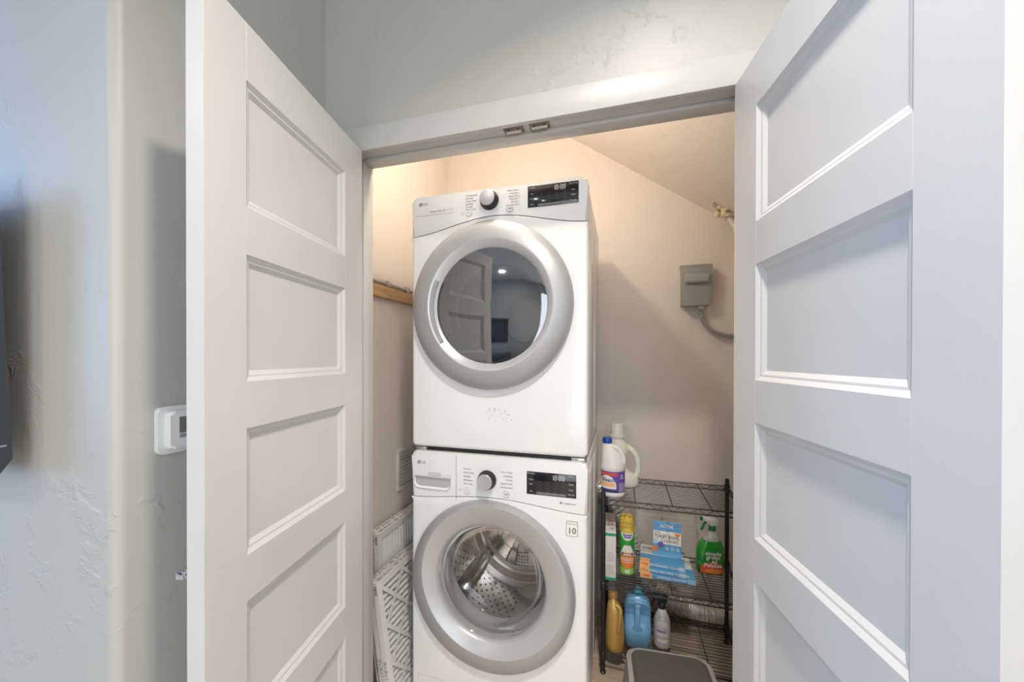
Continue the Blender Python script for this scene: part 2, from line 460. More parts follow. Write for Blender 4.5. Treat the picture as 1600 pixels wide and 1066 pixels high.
# ------------------------------------------------------------------ doors
DW, DT, DZ0, DZ1 = .594, .0345, .024, 2.0605
PS0, PS1 = .1071, .4944
PT, PH, PP = 1.9417, .2628, .3601
def make_door(n, hx, hy, ang, side, label):
    """side=+1: visible face looks along local +y (body behind at -y)"""
    d = empty('door_%d' % n, (hx, hy, 0), ang-math.pi/2)
    struct(d, label)
    y0, y1 = (-DT, 0) if side > 0 else (0, DT)
    for (a, b) in ((0, PS0), (PS1, DW)):
        obox('stile', M_white, d, a, b, y0, y1, DZ0, DZ1, .0003, 1)
    edges = [DZ1] + sum([[PT-i*PP, PT-i*PP-PH] for i in range(5)], []) + [DZ0]
    for i in range(6):
        obox('rail', M_white, d, PS0, PS1, y0, y1, edges[2*i+1], edges[2*i], .0003, 1)
    w = [0, .009, .0135, .0225]; dp = [0, .0065, .0072, .0135]
    for i in range(5):
        zt, zb = PT-i*PP, PT-i*PP-PH
        bm = bmesh.new()
        for sgn in (1, -1):
            rings = []
            for a, h in zip(w, dp):
                yy = (-h if side > 0 else h) if sgn > 0 else ((-DT+h) if side > 0 else DT-h)
                rings.append([(PS0+a, yy, zb+a), (PS1-a, yy, zb+a), (PS1-a, yy, zt-a), (PS0+a, yy, zt-a)])
            loft(bm, rings)
        finish('panel_moulding', bm, M_white, d, 0)
        e = .0225
        ya, yb = (-DT+.0135, -.0135) if side > 0 else (.0135, DT-.0135)
        obox('panel', M_white, d, PS0+e-.002, PS1-e+.002, ya, yb, zb+e-.002, zt-e+.002, 0, 1, 0)
    for z in (.25, 1.05, 1.85):      # hinges, knuckle on the room side of the edge
        h = bmesh.new()
        yk = (y0 if side > 0 else y1)
        tube(h, [(-.004, yk, z-.045), (-.004, yk, z+.045)], .006, 10)
        finish('hinge', h, M_nickel, d)
    # lever on the room face
    ys = -1 if side > 0 else 1
    yf = y0 if side > 0 else y1
    zl = .938
    s0 = DW-.062
    bm = bmesh.new()
    loft(bm, [circ_y(s0, zl, .032, yf, 32), circ_y(s0, zl, .032, yf+ys*.006, 32), circ_y(s0, zl, .029, yf+ys*.008, 32)], True, True)
    finish('lever_rose', bm, M_nickel, d)
    bm = bmesh.new()
    tube(bm, [(s0, yf+ys*.006, zl), (s0, yf+ys*.066, zl)], .010, 16)
    lv = finish('lever_neck', bm, M_nickel, d)
    bm = bmesh.new()
    box(bm, s0-.112, s0+.012, min(yf+ys*.060, yf+ys*.076), max(yf+ys*.060, yf+ys*.076), zl-.0085, zl+.0085, .002, 2)
    finish('lever', bm, M_chrome, d)
    return d
make_door(1, -.839, 1.0875, .1923, 1, 'white five-panel closet door standing open on the left')
make_door(2, .275, 1.0875, .1528, -1, 'white five-panel closet door standing open on the right')

# ------------------------------------------------------------------ laundry machines
HWD = .3435
def seam_fn(zs, zm):
    return lambda x: zs+(zm-zs)*(.5+.5*math.cos(min(abs(x)/.36, 1)*math.pi))
def densify(poly, step=.014):
    out = []
    n = len(poly)
    for i in range(n):
        a, b = poly[i], poly[(i+1) % n]
        d = math.dist(a, b); k = max(1, int(d/step))
        for j in range(k): out.append((a[0]+(b[0]-a[0])*j/k, a[1]+(b[1]-a[1])*j/k))
    return out
def offset_in(poly, c, d):
    out = []
    n = len(poly)
    for i in range(n):
        p, q = Vector(poly[i-1]), Vector(poly[(i+1) % n])
        t = (q-p).normalized(); nn = Vector((-t.y, t.x))
        v = Vector(poly[i]);
        if (Vector(c)-v).dot(nn) < 0: nn = -nn
        v = v+nn*(d[i] if isinstance(d, list) else d)
        out.append((v.x, v.y))
    return out
def front_plate(bm, poly, hole, bev, depth, rh_in, seam):
    cx, cz, r = hole
    poly = densify(poly)
    bv = [.0012 if z > seam(x)-.004 else bev for x, z in poly]
    rings = []
    hole_pts = []
    for (x, z) in poly:
        a = math.atan2(z-cz, x-cx); hole_pts.append((cx+r*math.cos(a), cz+r*math.sin(a)))
    hp2 = [(cx+(x-cx)*rh_in/r, cz+(z-cz)*rh_in/r) for x, z in hole_pts]
    rings.append([(x, depth, z) for x, z in hp2])
    rings.append([(x, .016, z) for x, z in hole_pts])
    rings.append([(x, 0, z) for x, z in hole_pts])
    mid = offset_in(poly, (cx, cz), bv)
    rings.append([((m[0]*.5+h[0]*.5), 0, (m[1]*.5+h[1]*.5)) for m, h in zip(mid, hole_pts)])
    for k in range(6):
        a = R(90*k/5)
        o = offset_in(poly, (cx, cz), [b*(1-math.sin(a)) for b in bv])
        rings.append([(x, b*(1-math.cos(a)), z) for (x, z), b in zip(o, bv)])
    rings.append([(x, depth, z) for x, z in poly])
    loft(bm, rings)
def appliance(name, loc, H, zs, zm, base, crest, gl, label, cat, z0=.022):
    t = empty(name, loc); tag(t, label, cat)
    seam = seam_fn(zs, zm)
    D = .685
    # cabinet, open at the front
    bm = bmesh.new()
    prof = rrect(-HWD+.004, HWD-.004, z0, H-.006, .012)
    loft(bm, [[(x, .028, z) for x, z in prof], [(x, D, z) for x, z in prof]], False, True)
    cab = finish('cabinet', bm, M_appside, t)
    for sx in (-1, 1):
        for (ya, yb) in ((.05, .30), (.33, .56)):
            x0, x1 = sorted((sx*(HWD-.004), sx*(HWD-.0005)))
            obox('side_panel', M_appside, cab, x0, x1, ya, yb, z0+.05, H-.05, .0014)
    bm = bmesh.new()
    n = 24
    arch = [(-HWD+2*HWD*i/n, seam(-HWD+2*HWD*i/n)) for i in range(n+1)]
    low = [(-HWD+.012, z0), (HWD-.012, z0), (HWD, z0+.012)] + [(x, z-.0016) for x, z in arch[::-1]] + [(-HWD, z0+.012)]
    front_plate(bm, low, (base[0], base[1], base[2]-.012), .014, .03, gl[2]*.97, seam)
    finish('front_panel', bm, M_appl, t, 40)
    # control panel
    bm = bmesh.new()
    top = rrect(-HWD, HWD, 0, H, .022)[:14]
    pol = [p for p in top] + [(x, z+.0016) for x, z in arch]
    prism(bm, pol, 0, .04, 'xz', .012, 4, skip=lambda c: c.z < seam(c.x)+.003)
    finish('control_panel', bm, M_panel, t, 40)
    bm = bmesh.new()
    loft(bm, [[(x, .018, z-.004) for x, z in arch], [(x, .018, z+.004) for x, z in arch]], close=False)
    finish('seam', bm, M_seam, t, 0)
    for sx in (-1, 1) if z0 > .01 else ():
        for y in (.05, .63):
            bm = bmesh.new(); lathe_z(bm, [(.022, 0), (.022, .012), (.012, .014), (.012, .03)], 20, sx*.29, y)
            finish('foot', bm, M_dark, t)
    return t
def ring_loft(bm, rs, n=128):
    loft(bm, [circ_y(*r, n) for r in rs])
AX, AY = -.455, 1.335

# ---- washer
WH = 1.002
wz = lambda z: z
washer = appliance('washing_machine', (AX, AY, 0), WH, .820, .846, (-.012, .521, .312), None, (-.013, .533, .212),
                   'white front-loading washing machine below the dryer', 'washing machine')
wd = empty('door', (0, 0, 0)); wd.parent = washer
bm = bmesh.new()
ring_loft(bm, [(-.014, .519, .318, .002), (-.014, .519, .318, -.012), (-.012, .522, .315, -.020), (-.006, .538, .294, -.034), (-.002, .549, .279, -.040), (-.001, .550, .275, -.040)])
finish('outer_ring', bm, M_silver, wd, 50)
bm = bmesh.new()
ring_loft(bm, [(-.001, .550, .275, -.040), (-.003, .547, .266, -.037), (-.011, .536, .222, -.019), (-.013, .534, .215, -.013), (-.013, .533, .210, -.002), (-.013, .533, .206, .02)])
finish('inner_ring', bm, M_silver2, wd, 50)
bm = bmesh.new()
gc = (-.013, .533)
loft(bm, [circ_y(*gc, .2105, -.004, 96), circ_y(*gc, .204, .004, 96), circ_y(*gc, .199, .04, 96), circ_y(*gc, .190, .080, 96), circ_y(*gc, .180, .096, 96), circ_y(*gc, .14, .108, 96), circ_y(*gc, .07, .115, 96), circ_y(*gc, .001, .117, 96)])
finish('glass_bowl', bm, G_wash, wd, 60)
bm = bmesh.new()
loft(bm, [circ_y(*gc, .209, .004, 96), circ_y(*gc, .222, .03, 96), circ_y(*gc, .222, .07, 96), circ_y(*gc, .205, .085, 96), circ_y(*gc, .200, .10, 96), circ_y(*gc, .215, .115, 96), circ_y(*gc, .24, .118, 96)])
finish('door_gasket', bm, M_gasket, washer, 50)
# drum
dc = (-.013, .525)
bm = bmesh.new()
loft(bm, [circ_y(*dc, .222, .115, 96), circ_y(*dc, .236, .125, 96), circ_y(*dc, .248, .145, 96), circ_y(*dc, .25, .30, 96), circ_y(*dc, .247, .45, 96), circ_y(*dc, .225, .475, 96), circ_y(*dc, .20, .468, 96), circ_y(*dc, .185, .48, 96), circ_y(*dc, .12, .472, 96), circ_y(*dc, .11, .462, 96), circ_y(*dc, .05, .460, 96), circ_y(*dc, .045, .452, 96), circ_y(*dc, .001, .450, 96)])
drum = finish('drum', bm, M_drum, washer, 30)
bm = bmesh.new()
for i in range(44):
    for j in range(11):
        a = 2*math.pi*(i+.5*(j % 2))/44
        if int(i/44*3+.5) != int((i+3.2)/44*3+.5): continue
        y = .17+.025*j; r = .2485
        c = Vector((dc[0]+r*math.cos(a), y, dc[1]+r*math.sin(a)))
        u = Vector((-math.sin(a), 0, math.cos(a))); v = Vector((0, 1, 0)); nn = Vector((-math.cos(a), 0, -math.sin(a)))
        bm.faces.new([bm.verts.new(c+nn*.0006+(u*math.cos(k*math.pi/3)+v*math.sin(k*math.pi/3))*.0045) for k in range(6)])
for i in range(6):                         # hole fields of the rear wall
    a0 = 2*math.pi*(i+.5)/6
    for j in range(4):
        for k in range(-2, 3):
            rr = .135+.014*j; a = a0+k*.014/rr
            c = Vector((dc[0]+rr*math.cos(a), .4685, dc[1]+rr*math.sin(a)))
            bm.faces.new([bm.verts.new(c+Vector((math.cos(q*math.pi/3), 0, math.sin(q*math.pi/3)))*.0036) for q in range(6)])
ph = finish('drum_perforation', bm, M_dark, drum, 0); ph['kind'] = 'stuff'
for i in range(3):
    a = R(100+120*i)
    bm = bmesh.new()
    u = Vector((-math.sin(a), 0, math.cos(a))); nn = Vector((-math.cos(a), 0, -math.sin(a)))
    rings = []
    for (y, h, w) in ((.150, .004, .030), (.165, .040, .036), (.20, .062, .040), (.30, .066, .042), (.40, .060, .040), (.44, .035, .036), (.462, .004, .030)):
        base = Vector((dc[0], y, dc[1]))-nn*.249
        prof = [(-w, 0), (-w*.75, h*.35), (-w*.38, h*.9), (0, h), (w*.38, h*.9), (w*.75, h*.35), (w, 0)]
        rings.append([base+u*p+nn*q for p, q in prof])
    loft(bm, rings, True, True)
    finish('drum_lifter', bm, M_steel, drum, 50)
for i in range(6):
    a = 2*math.pi*i/6+.2
    bm = bmesh.new()
    u = Vector((-math.sin(a), 0, math.cos(a))); rd = Vector((math.cos(a), 0, math.sin(a)))
    rings = []
    for (r_, w, h) in ((.05, .010, .004), (.08, .018, .016), (.15, .026, .018), (.185, .030, .006)):
        c = Vector((dc[0], .470, dc[1]))+rd*r_
        rings.append([c-u*w, c-u*w*.6+Vector((0, -h, 0)), c+u*w*.6+Vector((0, -h, 0)), c+u*w])
    loft(bm, rings, True, True, close=False)
    finish('drum_rib', bm, M_drum, drum, 40)

def logo_LG(parent, x, z, s, y):
    """round face mark followed by the two letters"""
    bm = bmesh.new()
    n = 40
    # disc
    loft(bm, [circ_y(x, z, s*.62, y-.0003, n), circ_y(x, z, .0001, y-.0003, n)])
    text_mesh(bm, 'LG', s*1.28, Matrix.Translation((0, y, 0)) @ FRONT @ Matrix.Translation((x+s*.85, z, 0)), 'LEFT', 0, s*.02)
    lg = finish('logo', bm, M_ink, parent, 0)
    bm = bmesh.new()
    w = s*.045; y2 = y-.0005
    box(bm, x-w, x+w, y2, y2+.0002, z-s*.28, z+s*.30)
    box(bm, x-w, x+s*.18, y2, y2+.0002, z-s*.28-w, z-s*.28+w)
    box(bm, x+s*.14, x+s*.46, y2, y2+.0002, z-w, z+w)
    arc = [R(a) for a in range(0, -320, -10)]
    loft(bm, [[(x+s*.48*math.cos(a), y2, z+s*.48*math.sin(a)) for a in arc], [(x+s*.41*math.cos(a), y2, z+s*.41*math.sin(a)) for a in arc]], close=False)
    loft(bm, [circ_y(x-s*.20, z+s*.18, s*.08, y2, 12), circ_y(x-s*.20, z+s*.18, .0001, y2, 12)])
    finish('logo_lines', bm, M_panel, lg, 0)
    return lg
def knob(parent, x, z, r):
    k = empty('dial', (0, 0, 0)); k.parent = parent
    bm = bmesh.new()
    loft(bm, [circ_y(x, z, r*1.0, .0, 64), circ_y(x, z, r*1.0, -.004, 64), circ_y(x, z, r*.93, -.007, 64), circ_y(x, z, r*.86, -.026, 64), circ_y(x, z, r*.80, -.028, 64)], False, True)
    finish('dial_skirt', bm, M_black, k, 40)
    bm = bmesh.new()
    loft(bm, [circ_y(x, z, r*.80, -.0275, 64), circ_y(x, z, r*.80, -.031, 64), circ_y(x, z, r*.76, -.0325, 64), circ_y(x, z, r*.3, -.031, 64)], False, True)
    finish('dial_cap', bm, M_knob, k, 40)
def button(parent, x, z, r, play):
    bm = bmesh.new()
    loft(bm, [circ_y(x, z, r, .0, 40), circ_y(x, z, r, -.0022, 40), circ_y(x, z, r*.92, -.0032, 40)], False, True)
    b = finish('button', bm, M_panel, parent, 40)
    bm = bmesh.new()
    loft(bm, [circ_y(x, z, r*1.0, -.0024, 40), circ_y(x, z, r*.90, -.0034, 40)])
    if play:
        prism(bm, [(x-r*.38, z-r*.32), (x-r*.38, z+r*.32), (x+r*.10, z)], -.0036, -.0034, 'xz')
        for q in (.16, .34): box(bm, x+r*q, x+r*(q+.1), -.0036, -.0034, z-r*.32, z+r*.32)
    else:
        loft(bm, [circ_y(x, z, r*.40, -.0035, 24), circ_y(x, z, r*.30, -.0035, 24)])
        box(bm, x-r*.05, x+r*.05, -.0037, -.0035, z+r*.1, z+r*.48)
    finish('button_mark', bm, M_inklight if not play else M_ink, b, 0)
def seven_seg(bm, s, x, z, h, y):
    w = h*.5; t = h*.11
    for ch in s:
        if ch == ':':
            for q in (.3, .7): box(bm, x+t*.2, x+t*1.2, y-.0003, y, z+h*q-t/2, z+h*q+t/2)
            x += t*2.2; continue
        segs = {'8': 'abcdefg', '1': 'bc'}[ch]
        S7 = {'a': (t*.5, w-t*.5, h-t, h), 'g': (t*.5, w-t*.5, h/2-t/2, h/2+t/2), 'd': (t*.5, w-t*.5, 0, t), 'b': (w-t, w, h/2+t*.3, h-t*.3), 'c': (w-t, w, t*.3, h/2-t*.3), 'e': (0, t, t*.3, h/2-t*.3), 'f': (0, t, h/2+t*.3, h-t*.3)}
        for sg in segs:
            a, b, c, d = S7[sg]; box(bm, x+a, x+b, y-.0003, y, z+c, z+d)
        x += w*1.28 if ch != '1' else w*1.28
def display(parent, x0, x1, z0, z1, rows_l, rows_r, bottom):
    d = obox('display', M_display, parent, x0, x1, -.0012, .002, z0, z1, .0006)
    w, h = x1-x0, z1-z0
    bm = bmesh.new()
    seven_seg(bm, '18:88', x0+w*.50, z0+h*.70, h*.22, -.0013)
    finish('display_digits', bm, M_digit, d, 0)
    it = [(s, x0+w*.09, z0+h*q, h*.085, 'CENTER') for s, q in rows_l] + [(s, x0+w*.90, z0+h*q, h*.085, 'CENTER') for s, q in rows_r]
    texts('display_lettering', it, M_digit, d, -.0013)
    it = []
    for r_ in range(4):
        for c_ in range(4):
            it.append(('----', x0+w*(.25+.155*c_), z0+h*(.58-.125*r_), h*.09, 'LEFT'))
    texts('display_lamps', it, M_digitdim, d, -.0013)
    bm = bmesh.new()
    box(bm, x0+w*.20, x0+w*.80, -.0015, -.0012, z0+h*.035, z0+h*.135)
    finish('display_bar', bm, M_digitdim, d, 0)
    texts('display_bar_lettering', [(s, x0+w*(.28+.15*i), z0+h*.085, h*.075, 'CENTER') for i, s in enumerate(bottom)], M_digit2, d, -.0016)
def dial_marks(parent, left, right, xl, xr, z0, dz, size, boxes=None):
    texts('dial_lettering', [(s, xl, z0-i*dz, size, 'LEFT') for i, s in enumerate(left)] + [(s, xr, z0-i*dz+.0, size, 'RIGHT') for i, s in enumerate(right)], M_ink, parent, -.0003)
# face coordinates: u measured from the left edge of the machine -> local x = u - HWD
U = lambda u: u-HWD
logo_LG(washer, U(.033), .957, .012, 0)
# detergent drawer
bm = bmesh.new()
box(bm, U(.192)-.0008, U(.192)+.0008, -.0004, .004, .824, WH-.008)
finish('drawer_gap', bm, M_seam, washer, 0)
dr = empty('detergent_drawer', (0, 0, 0)); dr.parent = washer
bm = bmesh.new()
sx0, sx1, sz0, sz1 = U(.016), U(.170), .856, .902
rings = []
outer = [(sx0, sz1), (sx0, sz0+.018), (sx0+.006, sz0+.006), (sx0+.02, sz0), (sx1-.02, sz0), (sx1-.006, sz0+.006), (sx1, sz0+.018), (sx1, sz1)]
inner = [(x*.97+U(.093)*.03, (z-sz1)*.80+sz1) for x, z in outer]
loft(bm, [[(x, -.0008, z) for x, z in outer], [(x, -.0045, z) for x, z in outer], [(x, -.0055, (z-sz1)*.95+sz1) for x, z in outer], [(x, -.0010, z) for x, z in inner]], close=False)
finish('drawer_pull_lip', bm, M_panel, dr, 40)
bm = bmesh.new()
prism(bm, [(x, z) for x, z in inner], -.0009, -.0004, 'xz')
finish('drawer_pull_recess', bm, mat('pull_grey', (.46, .46, .46), .4), dr, 0)
obox('drawer_pull_edge', M_inklight, dr, sx0, sx1, -.0062, -.0005, sz1-.0015, sz1+.0022, .0006)
texts('drawer_lettering', [('Inverter DirectDrive', U(.072), .918, .0065), ('Smart Diagnosis', U(.072), .910, .0075)], M_ink, washer, -.0003)
bm = bmesh.new()
for i, (x, s) in enumerate(((.124, .0055), (.140, .0045), (.153, .0045), (.166, .0045))):
    if i == 0:
        text_mesh(bm, 'e', .012, Matrix.Translation((0, -.0003, 0)) @ FRONT @ Matrix.Translation((U(x), .913, 0)), 'CENTER', .4, .0004)
    else: loft(bm, [circ_y(U(x), .912, s, -.0003, 20), circ_y(U(x), .912, s*.75, -.0003, 20)])
finish('panel_icons', bm, M_inklight, washer, 0)
knob(washer, U(.318), .912, .036)
dial_marks(washer, ['Normal', 'Heavy Duty', 'Bedding', 'Allergiene', 'Tub Clean'], ['Perm. Press', 'Delicates', 'Towels', 'Speed Wash', 'Downloaded'], U(.222), U(.416), .946, .0140, .0090)
button(washer, U(.238), .864, .0125, False)
button(washer, U(.392), .866, .0125, True)
texts('child_lock_mark', [('Z\u00b0', U(.205), .864, .012), ], M_inklight, washer, -.0003)
display(washer, U(.470), U(.648), .876, .958, [('Pre Wash', .92), ('Temp.', .66), ('Spin', .46), ('Soil', .14)], [('Rinse', .92), ('Steam', .58), ('Delay', .34), ('Remote', .14)], ['Temp', 'Spin', 'Soil', 'Rinse'])
texts('balance_lettering', [('\u25a0 TrueBalance', U(.590), .855, .0088)], M_ink, washer, -.0003)
st = empty('warranty_sticker', (0, 0, 0)); st.parent = washer
bm = bmesh.new(); prism(bm, rrect(U(.613), U(.653), .742, .795, .003), -.0006, .0001, 'xz'); finish('sticker_border', bm, M_ink, st, 0)
bm = bmesh.new(); prism(bm, rrect(U(.6145), U(.6515), .7435, .7935, .0025), -.0009, -.0005, 'xz'); finish('sticker_face', bm, M_paper, st, 0)
texts('sticker_lettering', [('10', U(.633), .761, .030, 'CENTER', 0, .0006), ('WARRANTY', U(.633), .785, .0062, 'CENTER')], M_ink, st, -.0010)
bm = bmesh.new()
for (a, b, c, d) in ((U(.028), U(.128), .118, .1192), (U(.028), U(.0292), .03, .118), (U(.128), U(.1292), .03, .1192), (U(.096), U(.097), .112, .118)): box(bm, a, b, -.0003, .001, c, d)
finish('drain_flap_outline', bm, M_inklight, washer, 0)

# ---- dryer
DZB = 1.018; DH = .980
dryer = appliance('clothes_dryer', (AX, AY, DZB), DH, 1.842-DZB, 1.895-DZB, (-.016, 1.562-DZB, .310), None, (-.004, 1.558-DZB, .21),
                  'white front-loading clothes dryer stacked on top of the washer', 'dryer', .001)
dd = empty('door', (0, 0, 0)); dd.parent = dryer
q = lambda z: z-DZB
bm = bmesh.new()
ring_loft(bm, [(-.016, q(1.562), .312, .001), (-.016, q(1.562), .312, -.016), (-.015, q(1.562), .307, -.026), (-.012, q(1.561), .280, -.043), (-.008, q(1.560), .245, -.055), (-.006, q(1.559), .238, -.056)])
finish('outer_ring', bm, M_silver, dd, 50)
bm = bmesh.new()
ring_loft(bm, [(-.006, q(1.559), .238, -.056), (-.006, q(1.559), .234, -.055), (-.005, q(1.558), .216, -.037), (-.004, q(1.558), .212, -.034), (-.004, q(1.558), .209, -.030)])
finish('inner_ring', bm, M_silver2, dd, 50)
bm = bmesh.new()   # hand grip in the left of the inner ring
pts = []
for k in range(25):
    a = R(154+62*k/24)
    pts.append(a)
outer = [(-.005+.2335*math.cos(a), q(1.558)+.2335*math.sin(a)) for a in pts]
inn = [(-.005+.217*math.cos(a), q(1.558)+.217*math.sin(a)) for a in pts]
prism(bm, outer+inn[::-1], -.0555, -.046, 'xz', .002, 2)
finish('door_grip', bm, mat('grip_grey', (.36, .37, .38), .35), dd, 40)
bm = bmesh.new()
tube(bm, [(-.005+.2345*math.cos(a), -.0560, q(1.558)+.2345*math.sin(a)) for a in pts], .0028, 8)
finish('grip_edge', bm, M_appl, dd)
gd = (-.004, q(1.558))
bm = bmesh.new()
loft(bm, [circ_y(*gd, .211, -.033, 96), circ_y(*gd, .20, -.0345, 96), circ_y(*gd, .15, -.037, 96), circ_y(*gd, .08, -.0388, 96), circ_y(*gd, .001, -.0395, 96)])
finish('glass', bm, G_dry, dd, 60)
bm = bmesh.new()
loft(bm, [circ_y(*gd, .209, -.028, 96), circ_y(*gd, .195, .02, 96), circ_y(*gd, .185, .07, 96), circ_y(*gd, .175, .075, 96)])
finish('door_bowl', bm, M_gasket, dd, 40)
bm = bmesh.new()
loft(bm, [circ_y(*gd, .19, .09, 96), circ_y(*gd, .30, .10, 96), circ_y(*gd, .305, .12, 96), circ_y(*gd, .305, .50, 96), circ_y(*gd, .12, .52, 96), circ_y(*gd, .001, .52, 96)])
drm = finish('drum', bm, M_drydrum, dryer, 40)
bm = bmesh.new()
loft(bm, [circ_y(*gd, .12, .515, 48), circ_y(*gd, .11, .50, 48), circ_y(*gd, .001, .50, 48)])
finish('drum_vent', bm, M_steel, drm, 40)
for i in range(3):
    a = R(200+120*i); bm = bmesh.new()
    u = Vector((-math.sin(a), 0, math.cos(a))); nn = Vector((-math.cos(a), 0, -math.sin(a)))
    rings = []
    for (y, h) in ((.13, .01), (.17, .06), (.45, .06), (.49, .01)):
        b0 = Vector((gd[0], y, gd[1]))-nn*.305
        rings.append([b0-u*.03, b0-u*.012+nn*h, b0+u*.012+nn*h, b0+u*.03])
    loft(bm, rings, True, True); finish('drum_lifter', bm, M_drydrum, drm, 40)
logo_LG(dryer, U(.040), q(1.968), .0125, 0)
bm = bmesh.new(); box(bm, U(.018), U(.180), -.0004, .001, q(1.9225), q(1.9245)); finish('panel_rule', bm, M_inklight, dryer, 0)
texts('sensor_lettering', [('Sensor Dry', U(.080), q(1.936), .011)], M_ink, dryer, -.0003)
bm = bmesh.new()
text_mesh(bm, 'e', .016, Matrix.Translation((0, -.0003, 0)) @ FRONT @ Matrix.Translation((U(.139), q(1.9375), 0)), 'CENTER', .4, .0005)
for x in (.153, .164, .174): loft(bm, [circ_y(U(x), q(1.937), .0045, -.0003, 20), circ_y(U(x), q(1.937), .0034, -.0003, 20)])
finish('panel_icons', bm, M_inklight, dryer, 0)
knob(dryer, U(.326), q(1.953), .036)
dial_marks(dryer, ['Antibacterial', 'Normal', 'Heavy Duty', 'Bedding', 'Towels', 'Small Load'], ['Perm. Press', 'Delicates', 'Speed Dry', 'Time Dry', 'Air Dry', 'Downloaded'], U(.233), U(.436), q(1.980), .0105, .0085)
bm = bmesh.new()
for x in (.2295, .440): box(bm, U(x), U(x)+.0009, -.0003, .001, q(1.926), q(1.984))
finish('dial_rule', bm, M_inklight, dryer, 0)['kind'] = 'stuff'
button(dryer, U(.244), q(1.914), .0128, False)
button(dryer, U(.405), q(1.914), .0128, True)
texts('child_lock_mark', [('Z\u00b0', U(.212), q(1.914), .012)], M_inklight, dryer, -.0003)
display(dryer, U(.472), U(.654), q(1.909), q(1.986), [('Wrinkle', .90), ('Dry', .62), ('Temp.', .40), ('Time', .14)], [('More Time', .90), ('Less', .62), ('Signal', .40), ('Remote', .14)], ['Temp', 'Time', 'Level', 'Option'])
bm = bmesh.new()      # adhesive left by a removed sticker
rs = random.Random(3)
for k in range(70):
    cl = rs.choice((U(.335), U(.385), U(.40), U(.33)))
    x = cl+rs.gauss(0, .012); z = q(1.165)+rs.gauss(0, .012)-(.020 if k % 9 == 0 else 0)
    s = rs.uniform(.0006, .0022); a = rs.uniform(0, 3)
    bm.faces.new([bm.verts.new((x+s*rs.uniform(.5, 1.6)*math.cos(a+i*1.256), -.0003, z+s*rs.uniform(.4, 1)*math.sin(a+i*1.256))) for i in range(5)])
sc = finish('adhesive_marks', bm, M_scuff, dryer, 0); sc['kind'] = 'stuff'; sc['label'] = 'grey sticker residue on the white front'
# stacking kit between the machines
kit = empty('stacking_kit', (0, 0, 0)); kit.parent = dryer
obox('stack_tray', M_black, kit, -HWD+.02, HWD-.02, .026, .66, -.0158, .0005, 0)
for x0 in (-HWD+.012, HWD-.058):
    br_ = obox('stack_bracket', M_galv, kit, x0, x0+.046, .010, .026, -.0156, -.002, .001)
    obox('bracket_plate', M_steel, br_, x0+.014, x0+.038, .008, .010, -.011, -.005, .0005)

# ------------------------------------------------------------------ closet fittings
# pine cleat with pipe clips along the left wall
t = empty('wooden_cleat', (XCL, 1.24, 1.64)); tag(t, 'pine cleat on the closet side wall left of the dryer', 'board')
bm = bmesh.new(); box(bm, .0005, .020, 0, .90, 0, .053, .0015); finish('board', bm, M_wood, t)
bm = bmesh.new(); tube(bm, [(.010, .0, .069), (.010, .90, .069)], .007, 10); finish('rod', bm, M_galv, t)
for i in range(5):
    y = .12+.165*i
    c = obox('clip', M_galv, t, .002, .022, y, y+.022, .0535, .083, .002)
    bm = bmesh.new(); tube(bm, [(.022, y+.011, .070), (.027, y+.011, .070)], .004, 8); finish('screw', bm, M_steel, c)
# wall register
t = empty('wall_register', (XCL, 1.628, .712)); tag(t, 'white louvred register on the closet wall beside the washer', 'vent')
bm = bmesh.new()
for b in ((.0005, .009, 0, .30, 0, .018), (.0005, .009, 0, .30, .182, .20), (.0005, .009, 0, .02, .018, .182), (.0005, .009, .28, .30, .018, .182)): box(bm, *b, .001)
finish('register_frame', bm, M_vent, t)
obox('register_back', mat('register_duct', (.30, .28, .26), .7), t, .0005, .002, .02, .28, .018, .182, 0)
for i in range(9):
    z = .024+i*.0178
    bm = bmesh.new(); prism(bm, [(.002, z+.012), (.009, z), (.010, z+.0015), (.003, z+.0135)], .021, .279, 'xz'); finish('louver', bm, M_vent, t, 0)
# electrical disconnect
t = empty('disconnect_box', (.368, YCB, 1.640)); tag(t, 'grey steel electrical disconnect box on the closet back wall', 'electrical box')
bm = bmesh.new(); box(bm, -.068, .068, -.066, -.0005, 0, .200, .002); finish('enclosure', bm, M_box, t)
bm = bmesh.new(); prism(bm, [(-.075, .188), (-.0005, .200), (-.0005, .212), (-.077, .205)], -.073, .073, 'yz'); finish('rain_hood', bm, M_box, t, 0)
cov = obox('cover', M_box, t, -.071, .071, -.075, -.066, -.004, .190, .0025)
bm = bmesh.new(); box(bm, -.058, .056, -.098, -.0745, .110, .158, .011, 4); finish('pull_handle', bm, mat('handle_grey', (.38, .38, .36), .38), cov)
bm = bmesh.new(); tube(bm, [(-.071, -.07, .045), (-.075, -.07, .045)], .004, 8); finish('screw', bm, M_steel, cov)
bm = bmesh.new(); tube(bm, [(.026, -.035, .002), (.026, -.035, -.018)], .016, 16); finish('conduit_connector', bm, M_galv, t)
path = spline([(.026, -.035, -.012), (.028, -.035, -.05), (.048, -.034, -.100), (.095, -.033, -.140), (.150, -.032, -.158), (.215, -.032, -.160), (.30, -.032, -.15), (.40, -.032, -.15)], 30)
bm = bmesh.new(); tube(bm, path, .011, 14, radii=[.0128 if i % 4 < 2 else .0100 for i in range(len(path))]); finish('flexible_conduit', bm, M_conduit, t)
